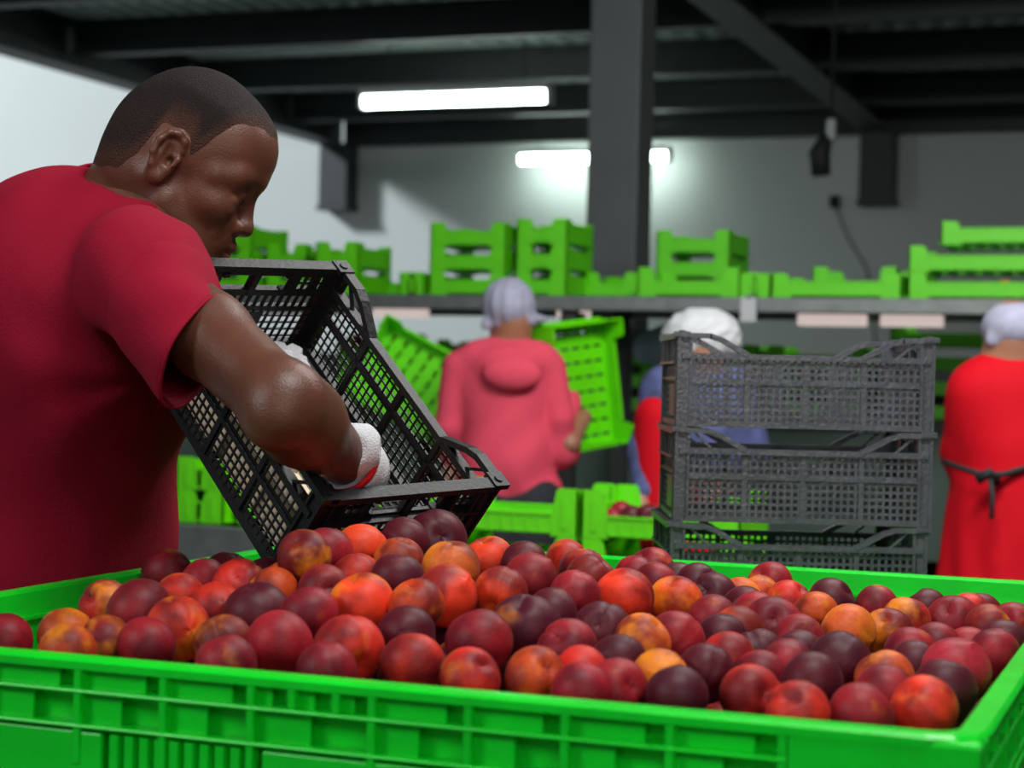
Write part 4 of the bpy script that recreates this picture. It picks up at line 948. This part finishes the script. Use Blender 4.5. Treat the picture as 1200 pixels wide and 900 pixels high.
hm = blob('hair', head[:5] + NECK, (-.12, -.10, -.12), (.13, .10, .140), .0025, None, extra=hair_field, xf=hx, attr=lambda V: np.clip((V[:, 2] - hairline(V[:, 0], V[:, 1])) / .045, 0, 1) + .35 * np.clip((V[:, 2] - .03) / .08, 0, 1), smooth_it=1)
hm.materials.append(M['hair']); o_child(hm, 'hair', man)
# eyebrows and eyelid line
for s in (1, -1):
    pts = [hx(np.array(p)) for p in ((.1125, s * .012, .030), (.109, s * .026, .034), (.100, s * .040, .034), (.088, s * .050, .029))]
    MB().tube(pts, [.0022, .003, .0028, .001], 6).build('eyebrow', M['hair'], man, True)
    pts = [hx(np.array(p)) for p in ((.1015, s * .019, -.001), (.1035, s * .027, -.006), (.1005, s * .037, -.006), (.094, s * .045, -.001))]
    MB().tube(pts, [.0006, .0013, .0013, .0006], 6).build('eyelashes', M['belt'], man, True)

# t-shirt: torso, near sleeve open at the cuff, collar
SE = at(233, 412, 2.075)                                              # centre of the sleeve opening
ad = (EL - RS); ad /= np.linalg.norm(ad)
ts = [E(at(84, 385, 2.43) - man_o, (.158, .205, .215), rot=frame_rot((CT, ST, .28)), k=.06),
      E(at(72, 575, 2.54) - man_o, (.150, .180, .27), rot=frame_rot((CT, ST, .12)), k=.10),
      E(np.array([-.69, 2.55, .96]) - man_o, (.150, .185, .20), rot=frame_rot((CT, ST, 0)), k=.10),
      C(NB + np.array([-.01, 0, -.012]) - man_o, RS + np.array([-.002, -.005, -.002]) - man_o, .068, .066, .05),
      C(NB + np.array([-.01, 0, -.012]) - man_o, LS - man_o, .068, .066, .05),
      C(RS - man_o, RS * .6 + SE * .4 - man_o, .070, .066, .05),
      C(LS - man_o, LS * .45 + LE * .55 - man_o, .070, .066, .05)]
SEl = SE - man_o
def shirt_fx(D, X, Y, Z):
    # folds: soft drapes fanning down from the armpit, shallow ones round the waist
    ax_, az_ = float(at(178, 440, 2.3)[0] - man_o[0]), float(at(178, 440, 2.3)[2])
    dx, dz = X - ax_, Z - az_; rr = np.sqrt(dx * dx + dz * dz) + .02; an_ = np.arctan2(dz, dx)
    fan = np.sin(an_ * 9 + 6 * rr + 1.5 * np.sin(rr * 14)) * np.exp(-((rr - .10) / .12) ** 2) * .0030
    low = np.sin(X * 42 + Z * 17 + 2.2 * np.sin(Z * 9 + X * 5)) * .0050 * np.clip((1.42 - Z) / .25, 0, 1)
    neck = np.sin(an_ * 0 + X * 70 - Z * 60 + 8 * Y) * .002 * np.clip((Z - 1.42) / .05, 0, 1)
    xs_ = np.interp(Z, [1.30, 1.33, 1.39, 1.435, 1.46, 1.475], [-.485, -.487, -.486, -.471, -.435, -.40]) - man_o[0]
    low = low + 0.0 * np.exp(-((X - xs_) / .0075) ** 2) * (Y < -.05) * np.clip((Z - 1.28) / .04, 0, 1) * (Z < 1.476)
    hang = np.clip((1.30 - Z) / .3, 0, 1) * np.sin(X * 25 + Y * 14 + 3 * np.sin(Z * 5)) * .008
    return D + fan + low + neck + hang
neck_cut = [C(NB - man_o + np.array([-.012, 0, -.02]), HO + HM.T @ np.array([-.02, 0, -.05]) - man_o, .070, .070, .006, 's')]
sh_me = blob('t_shirt', ts + neck_cut, (-.30, -.46, .84), (.36, .36, 1.60), .0062, None, extra=shirt_fx, smooth_it=2)
sh_me.materials.append(M['shirt']); o_child(sh_me, 't_shirt', man)
def loft(name, rings, m, parent, close=True, thick=0):
    n = len(rings[0]); mb = MB()
    for rg in rings: mb.v += [tuple(p) for p in rg]
    for i in range(len(rings) - 1):
        for k in range(n): a, b = i * n + k, i * n + (k + 1) % n; mb.f.append((a, b, b + n, a + n))
    o = mb.build(name, m, parent, True)
    if thick: s = o.modifiers.new('thick', 'SOLIDIFY'); s.thickness = thick; s.offset = -1
    return o
def ringpts(c, d, up, ru, rs, n=48, wob=0, ph=0):
    d = d / np.linalg.norm(d); u = up - up @ d * d; u /= np.linalg.norm(u); s = np.cross(d, u)
    return [c + u * math.cos(2 * math.pi * k / n) * ru * (1 + wob * math.sin(3 * 2 * math.pi * k / n + ph)) + s * math.sin(2 * math.pi * k / n) * rs * (1 + wob * math.sin(4 * 2 * math.pi * k / n + ph)) for k in range(n)]
# the opening plane leans: its top rides up the arm towards the shoulder front
od = at(262, 352, 2.09) - at(196, 478, 2.07); ou = od / np.linalg.norm(od); half = np.linalg.norm(od) / 2
oc = (at(264, 352, 2.09) + at(194, 478, 2.07)) / 2 + np.array([0, -.006, 0])
rings = []
for i in range(15):
    t_ = i / 14
    c = (RS + ad * .02) * (1 - t_) + oc * t_
    up = np.array([.15, 0, 1.0]) * (1 - t_) + ou * t_
    dd = ad * (1 - t_) + np.cross(np.array([.25, 1, 0.]) / 1.03, ou) * t_
    bl = math.sin(math.pi * min(1, t_ * 1.3)) * .006; ru = .066 * (1 - t_) + half * t_ + bl; rs_ = .066 * (1 - t_) + .070 * t_ + bl
    rings.append([p - man_o for p in ringpts(c, dd, up, ru, rs_, wob=.03 * t_ + .012, ph=2.2 * t_ + 5 * t_ * t_)])
loft('sleeve', rings, M['shirt'], man, thick=.002)
hem = [rings[-1][k] for k in range(48)]
hemr = MB().tube([tuple(p) for p in hem] + [tuple(hem[0])], .0022, 6, cap=False).build('sleeve_hem', M['shirt'], man, True)
nd = (HO + HM.T @ np.array([-.02, 0, -.05])) - NB; nd /= np.linalg.norm(nd)
col_c = NB + nd * .028 + np.array([-.012, 0, .0])
loft('collar', [[p - man_o for p in ringpts(col_c + nd * o_, nd, np.array([1, 0, .0]), r_, r_ * .98)] for o_, r_ in ((-.024, .094), (-.010, .088), (.004, .082), (.007, .077))], M['shirt'], man, thick=.002)

# trousers and shoes, behind the bin
tr = [E(pel - man_o, (.14, .18, .14), rot=frame_rot((CT, ST, 0)), k=.06)]
shoes = []
for s in (1, -1):
    off = np.array([ST, -CT, 0]) * s * .095
    kn = pel + off + np.array([.03, 0, -.42]); an = pel + off + np.array([-.02, 0, -.86])
    tr += [C(pel + off - man_o, kn - man_o, .092, .072, .05), C(kn - man_o, an - man_o + [0, 0, .05], .072, .058, .03)]
    f_ = an - man_o + np.array([0, 0, -.045]); f_[2] = .045
    shoes.append(blob('shoe', [C(f_, f_ + np.array([CT, ST, 0]) * .16 + [0, 0, -.008], .045, .036, .02), C(f_, f_ + [0, 0, .05], .045, .045, .02)], f_ - .08, f_ + [.25, .2, .13], .011, M['shoe'], man))
blob('trousers', tr, (-.3, -.4, .06), (.35, .42, 1.13), .014, M['dark_cloth'], man, smooth_it=2)

def glove(wr, palm_dir, back, side, curl, name, size=1.0, ends=None):
    """wr wrist; palm_dir towards the fingers; back out of the back of the hand; side towards the thumb"""
    d = palm_dir / np.linalg.norm(palm_dir); b = back - back @ d * d; b /= np.linalg.norm(b); s = np.cross(d, b)
    if s @ side < 0: s = -s
    L_ = .095 * size; P = []
    P.append(C(wr - d * .03, wr + d * .01, .033, .031, .02))
    for q in (-.55, -.2, .2, .55): P.append(C(wr + d * .005 + s * q * .03, wr + d * L_ + s * q * .068 * size, .017, .0125, .012))
    base_ = [(.60, .072), (.22, .080), (-.16, .075), (-.54, .060)]
    for i, (q, ln) in enumerate(base_):
        p = wr + d * L_ + s * q * .064 * size; dirn = d.copy(); segs = (.46, .31, .23)
        for j, f_ in enumerate(segs):
            a_ = curl * (.7 + .35 * j + .08 * i); dn = dirn * math.cos(a_) - b * math.sin(a_)
            bb = b * math.cos(a_) + dirn * math.sin(a_)
            q_ = p + dn * ln * f_ * size; P.append(C(p, q_, .0098 - .0008 * j, .0092 - .0008 * j, .003)); p = q_; dirn = dn; b_ = bb; b = bb
        b = back - back @ d * d; b /= np.linalg.norm(b)
    p = wr + d * .028 + s * .026; q_ = p + (d * .55 + s * .75 - b * .25) * .042; P.append(C(p, q_, .0145, .0115, .012))
    r_ = q_ + (d * .85 + s * .25 - b * .35) * .034; P.append(C(q_, r_, .0110, .0095, .003))
    pts = np.array([x for t_ in P for x in (t_[1], t_[2])]); lo = pts.min(0) - .03; hi = pts.max(0) + .03
    return blob(name, [(t_[0], t_[1] - man_o, t_[2] - man_o, t_[3], t_[4], t_[5]) for t_ in P], lo - man_o, hi - man_o, .0028, M['glove'], man, smooth_it=1)
PT = crate_local(-.145, .045, .050)
rd = PT - WR; rd /= np.linalg.norm(rd)
glove(WR + (WR - EL) / np.linalg.norm(WR - EL) * .008, rd, -np.cross(rd, av) * (1 if -np.cross(rd, av)[2] > 0 else -1), av, .30, 'right_glove', .92)
wd = (WR - EL) / np.linalg.norm(WR - EL)
cc = WR + wd * .000
loft('glove_cuff', [[p - man_o for p in ringpts(cc + wd * o_, wd, np.array([0, 0, 1.]), r_, r_)] for o_, r_ in ((-.013, .0375), (-.012, .0405), (-.007, .0415), (-.002, .0405), (-.001, .038))], M['cuff'], man, thick=.002)
loft('glove_wrist', [[p - man_o for p in ringpts(cc + wd * o_, wd, np.array([0, 0, 1.]), r_, r_)] for o_, r_ in ((-.004, .0385), (.010, .0395), (.028, .0400), (.042, .038))], M['glove'], man, thick=.002)
LT = crate_local(CL / 2 + .036, .005, .030)
ld = np.array([.35, -.55, -.55]); ld = LT - LW; ld /= np.linalg.norm(ld)
glove(LW, ld, av, np.array([0, 0, 1.]), .25, 'left_glove', .92)

# ---- background workers
def bg_person(label, x, depth, top, parts, yawd=0):
    o = np.array([x, depth, 0.0]); t = person(label, o); return t
# woman in the coral hoodie, back to us
D1 = 5.7
c = at(597, 385, D1); X_, Zt = c[0], c[2]
w = person('person in a coral pink hoodie and grey cap seen from behind', (X_, D1)); 
def q(px, py, d=0): p = at(px, py, D1 + d); return p - np.array([X_, D1, 0])
blob('body', [E(q(600, 372, .02), (.072, .09, .105), k=.02), C(q(598, 385, .02), q(596, 418, .03), .05, .055, .03), E(q(592, 470), (.13, .09, .19), k=.04), E(q(592, 580), (.12, .09, .14), k=.04), C(q(545, 440), q(530, 560, .05), .035, .03, .03), C(q(642, 440), q(656, 510), .035, .03, .03), C(q(656, 510), q(668, 520, -.02), .03, .03, .02), C(q(530, 560, .05), q(530, 565, .05), .03, .03, .02), C(q(668, 520, -.02), q(684, 488, .10), .03, .028, .03),
              C(q(530, 560, .05), q(545, 585, .15), .035, .03, .02), C(q(570, 600), q(560, 640), .07, .07, .03), C(q(615, 600), q(625, 640), .07, .07, .03), C(q(560, 640, 0), q(560, 640, 0) * np.array([1, 1, 0]) + [0, 0, .06], .07, .05, .03), C(q(625, 640, 0), q(625, 640, 0) * np.array([1, 1, 0]) + [0, 0, .06], .07, .05, .03),
              E(q(612, 378, .10), (.022, .02, .024), k=.02)],
     (-.35, -.25, 0), (.4, .4, 1.62), .014, M['skin_bg'], w)
blob('hoodie', [E(q(590, 455), (.150, .115, .16), k=.06), E(q(594, 535), (.150, .120, .17), k=.08), C(q(560, 428), q(628, 428), .062, .062, .05),
                C(q(540, 432), q(526, 500), .060, .046, .02), C(q(526, 500), q(534, 560, .08), .046, .042, .012),
                C(q(642, 432), q(655, 490, -.02), .058, .046, .02), C(q(655, 490, -.02), q(658, 530, .02), .048, .052, .012), C(q(657, 525, .0), q(668, 470, .16), .05, .038, .03),
                E(q(596, 428, -.080), (.100, .055, .060), k=.03), E(q(600, 438, -.122), (.092, .042, .056), k=.008), C(q(562, 580), q(628, 580), .088, .088, .03), C(q(560, 420, -.02), q(632, 420, -.02), .05, .05, .03)],
     (-.36, -.26, .70), (.40, .36, 1.50), .010, M['pink'], w, smooth_it=2,
     extra=lambda D, X, Y, Z: D + .005 * np.sin(X * 40 + 3 * np.sin(Z * 14)) * np.clip((1.25 - Z) / .2, 0, 1))
False and blob('hood_edge', [C(q(560, 450, -.125), q(600, 470, -.155), .010, .012, .01), C(q(600, 470, -.155), q(640, 440, -.11), .012, .010, .01)], (-.3, -.3, .9), (.3, .2, 1.5), .008, M['pink'], w)
blob('cap', [E(q(596, 357, .01), (.082, .10, .085), k=.02), C(q(570, 380, -.03), q(622, 376, -.02), .018, .018, .02), E(q(622, 374, .05), (.05, .05, .016), k=.02)], (-.2, -.2, 1.25), (.2, .25, 1.7), .009, M['hairnet'], w,
     extra=lambda D, X, Y, Z: np.maximum(D + .0035 * np.sin(np.arctan2(Y, X) * 12), -(Z - (q(600, 388)[2]))))
blob('trousers', [C(q(565, 590), q(560, 640, 0) * np.array([1, 1, 0]) + [0, 0, .06], .11, .075, .04), C(q(622, 590), q(625, 640, 0) * np.array([1, 1, 0]) + [0, 0, .06], .11, .075, .04)], (-.35, -.3, 0), (.35, .3, 1.06), .016, M['dark_cloth'], w)
# tray she holds upright and a tilted one on her left
def tilt_tray(px, py, Y, rx_, ry_, rz_, label, L=.4):
    p = atw(px, py, Y); m4 = Matrix.Translation(p) @ Matrix.Rotation(TH + rz_, 4, 'Z') @ Matrix.Rotation(ry_, 4, 'Y') @ Matrix.Rotation(rx_, 4, 'X') @ Matrix.Translation((0, 0, -.05))
    return tray(None, 0, label, 'green trays being handled', .105, L, .30, m4)
pY = lv(*at(690, 455, D1 + .12)[:2]).y
tilt_tray(683, 452, pY, R(70), R(82), R(20), 'lime tray held upright at the pink hoodie\'s right hand')
tilt_tray(487, 448, lv(*at(487, 448, 6.2)[:2]).y, R(62), R(25), R(-20), 'green tray tilted up on edge left of the pink hoodie', .42)

# worker with white cap behind the black crates
D2 = 5.3
c = at(818, 400, D2); X_ = c[0]
w2 = person('person in a white mob cap half hidden behind the black crates', (X_, D2))
def q(px, py, d=0): p = at(px, py, D2 + d); return p - np.array([X_, D2, 0])
z0 = np.array([1, 1, 0])
blob('body', [E(q(822, 410, -.02), (.075, .09, .10), k=.02), C(q(820, 420), q(818, 450), .05, .06, .03), E(q(818, 500), (.13, .09, .19), k=.04), E(q(820, 610), (.12, .09, .16), k=.04), C(q(778, 460), q(758, 530, -.03), .04, .035, .02), C(q(758, 530, -.03), q(752, 560, -.05), .035, .03, .02), C(q(752, 560, -.05), q(750, 600, -.12), .03, .03, .02),
              C(q(800, 640), q(800, 640) * z0 + [0, 0, .06], .07, .05, .02), C(q(845, 640), q(845, 640) * z0 + [0, 0, .06], .07, .05, .02)], (-.3, -.3, 0), (.3, .3, 1.6), .015, M['skin_bg'], w2)
blob('shirt', [E(q(818, 500), (.17, .12, .20), k=.06), C(q(780, 455), q(860, 455), .065, .065, .04), C(q(778, 460), q(758, 530, -.03), .065, .052, .03), C(q(758, 530, -.03), q(757, 575, -.08), .052, .042, .03),
               C(q(860, 460), q(884, 530), .06, .05, .03)], (-.35, -.3, .8), (.35, .3, 1.5), .012, M['plaid'], w2)
blob('apron', [C(q(772, 490, -.04), q(775, 610, -.04), .070, .095, .05), C(q(800, 590, -.06), q(805, 650, -.06), .06, .08, .05)], (-.3, -.3, .6), (.3, .3, 1.4), .012, M['red'], w2)
blob('mob_cap', [E(q(822, 395, 0), (.115, .12, .085), k=.02), C(q(790, 408, -.05), q(855, 405, -.05), .022, .022, .02)], (-.25, -.25, 1.25), (.25, .25, 1.65), .009, M['hairnet_white'], w2,
     extra=lambda D, X, Y, Z: D + .005 * np.sin(X * 80 + 4 * np.sin(Z * 50)) * np.cos(Y * 60))
blob('trousers', [C(q(800, 610), q(800, 640) * z0 + [0, 0, .06], .10, .07, .04), C(q(845, 610), q(845, 640) * z0 + [0, 0, .06], .10, .07, .04)], (-.35, -.3, 0), (.35, .3, 1.0), .016, M['dark_cloth'], w2)

# worker in the red coat at the right edge, tie at the back
D3 = 4.9
c = at(1186, 400, D3); X_ = c[0]
w3 = person('person in a long red coat with a black waist tie at right', (X_, D3))
def q(px, py, d=0): p = at(px, py, D3 + d); return p - np.array([X_, D3, 0])
blob('body', [E(q(1186, 395, .0), (.072, .09, .10), k=.02), C(q(1186, 405), q(1188, 430), .052, .06, .03), E(q(1190, 480), (.14, .09, .19), k=.04), E(q(1190, 610), (.13, .09, .19), k=.04), C(q(1140, 460), q(1128, 530, .05), .04, .035, .02), C(q(1128, 530, .05), q(1140, 470, .3), .035, .03, .02), C(q(1170, 640), q(1165, 690), .07, .06, .03), C(q(1205, 640), q(1215, 690), .07, .06, .03), C(q(1140, 470, .3), q(1128, 440, .42), .035, .03, .02),
              C(q(1165, 690), q(1165, 690) * z0 + [0, 0, .06], .05, .04, .02), C(q(1215, 690), q(1215, 690) * z0 + [0, 0, .06], .05, .04, .02)], (-.35, -.3, 0), (.35, .5, 1.6), .015, M['skin_bg'], w3)
blob('red_coat', [E(q(1190, 480), (.175, .125, .17), k=.05), C(q(1148, 455), q(1232, 455), .062, .062, .05), C(q(1186, 430), q(1190, 460), .055, .07, .04),
                  C(q(1140, 460), q(1128, 530, .05), .060, .055, .04), C(q(1128, 528, .05), q(1135, 480, .28), .052, .042, .03), C(q(1236, 460), q(1250, 540, .05), .06, .05, .04),
                  C(q(1190, 540), q(1190, 830), .155, .25, .06), C(q(1165, 600), q(1150, 830), .11, .14, .05)],
     (-.36, -.32, .30), (.36, .46, 1.50), .011, M['red'], w3, smooth_it=2,
     extra=lambda D, X, Y, Z: np.maximum(D + .008 * np.sin(np.arctan2(Y, X) * 11 + 2 * np.sin(Z * 8)) * np.clip((1.08 - Z) / .4, 0, 1),  .42 - Z))
blob('cap', [E(q(1188, 385), (.085, .10, .072), k=.02), C(q(1162, 400, -.04), q(1215, 400, -.04), .018, .018, .02)], (-.2, -.2, 1.3), (.2, .2, 1.65), .009, M['hairnet'], w3,
     extra=lambda D, X, Y, Z: np.maximum(D, q(1188, 412)[2] - Z))
def on_coat(px, py): return q(px, py, -.165)
def strip(name, pts, r=.008): MB().tube([tuple(p) for p in pts], r, 8).build(name, M['belt'], w3, True)
strip('waist_tie', [q(1106, 541, -.02), q(1122, 547, -.11), on_coat(1150, 556), on_coat(1175, 556), on_coat(1200, 549), q(1240, 540, -.12)])
strip('tie_bow', [on_coat(1146, 562), on_coat(1157, 553) + [0, -.02, 0], on_coat(1168, 565)], .014)
strip('tie_end', [on_coat(1158, 556) + [0, -.015, 0], on_coat(1159, 580) + [0, -.035, 0], on_coat(1156, 606) + [0, -.05, 0]], .007)
strip('collar_seam', [q(1150, 436, -.055), q(1175, 441, -.085), q(1200, 441, -.085), q(1225, 438, -.06)], .005)
for par, pts_, orgx, dd_ in ((w, (560, 625), at(597, 385, D1)[0], D1), (w2, (800, 845), at(818, 400, D2)[0], D2), (w3, (1165, 1215), at(1186, 400, D3)[0], D3)):
    for px_ in pts_:
        f_ = at(px_, 640, dd_) - np.array([orgx, dd_, 0]); f_[2] = .05
        blob('shoe', [C(f_, f_ + np.array([0, .15, -.008]), .052, .042, .02), C(f_, f_ + [0, 0, .05], .055, .055, .02)], f_ - .09, f_ + [.09, .25, .14], .012, M['shoe'], par)
# small things at the edge of the shelf
p = atw(1177, 354, SY + .06)
o = blob('orange_fruit', [E((0, 0, 0), (.035, .035, .033), k=.01)], (-.06,) * 3, (.06,) * 3, .008, M['orange']); o.location = (p.x, SY + .06, SHZ + .006 + .033); tag(o, 'small orange fruit on the shelf end above the red coat worker', 'fruit')
p = atw(877, 362, SY - .02)
t = empty('paper_tag', tuple(p)); tag(t, 'small white paper tag hanging from the shelf rail', 'tag')
MB().box(-.028, .028, -.002, 0, -.045, .04).build('sheet', M['hairnet_white'], t); MB().box(-.01, .01, -.003, .012, .035, .05).build('clip', M['steel'], t)
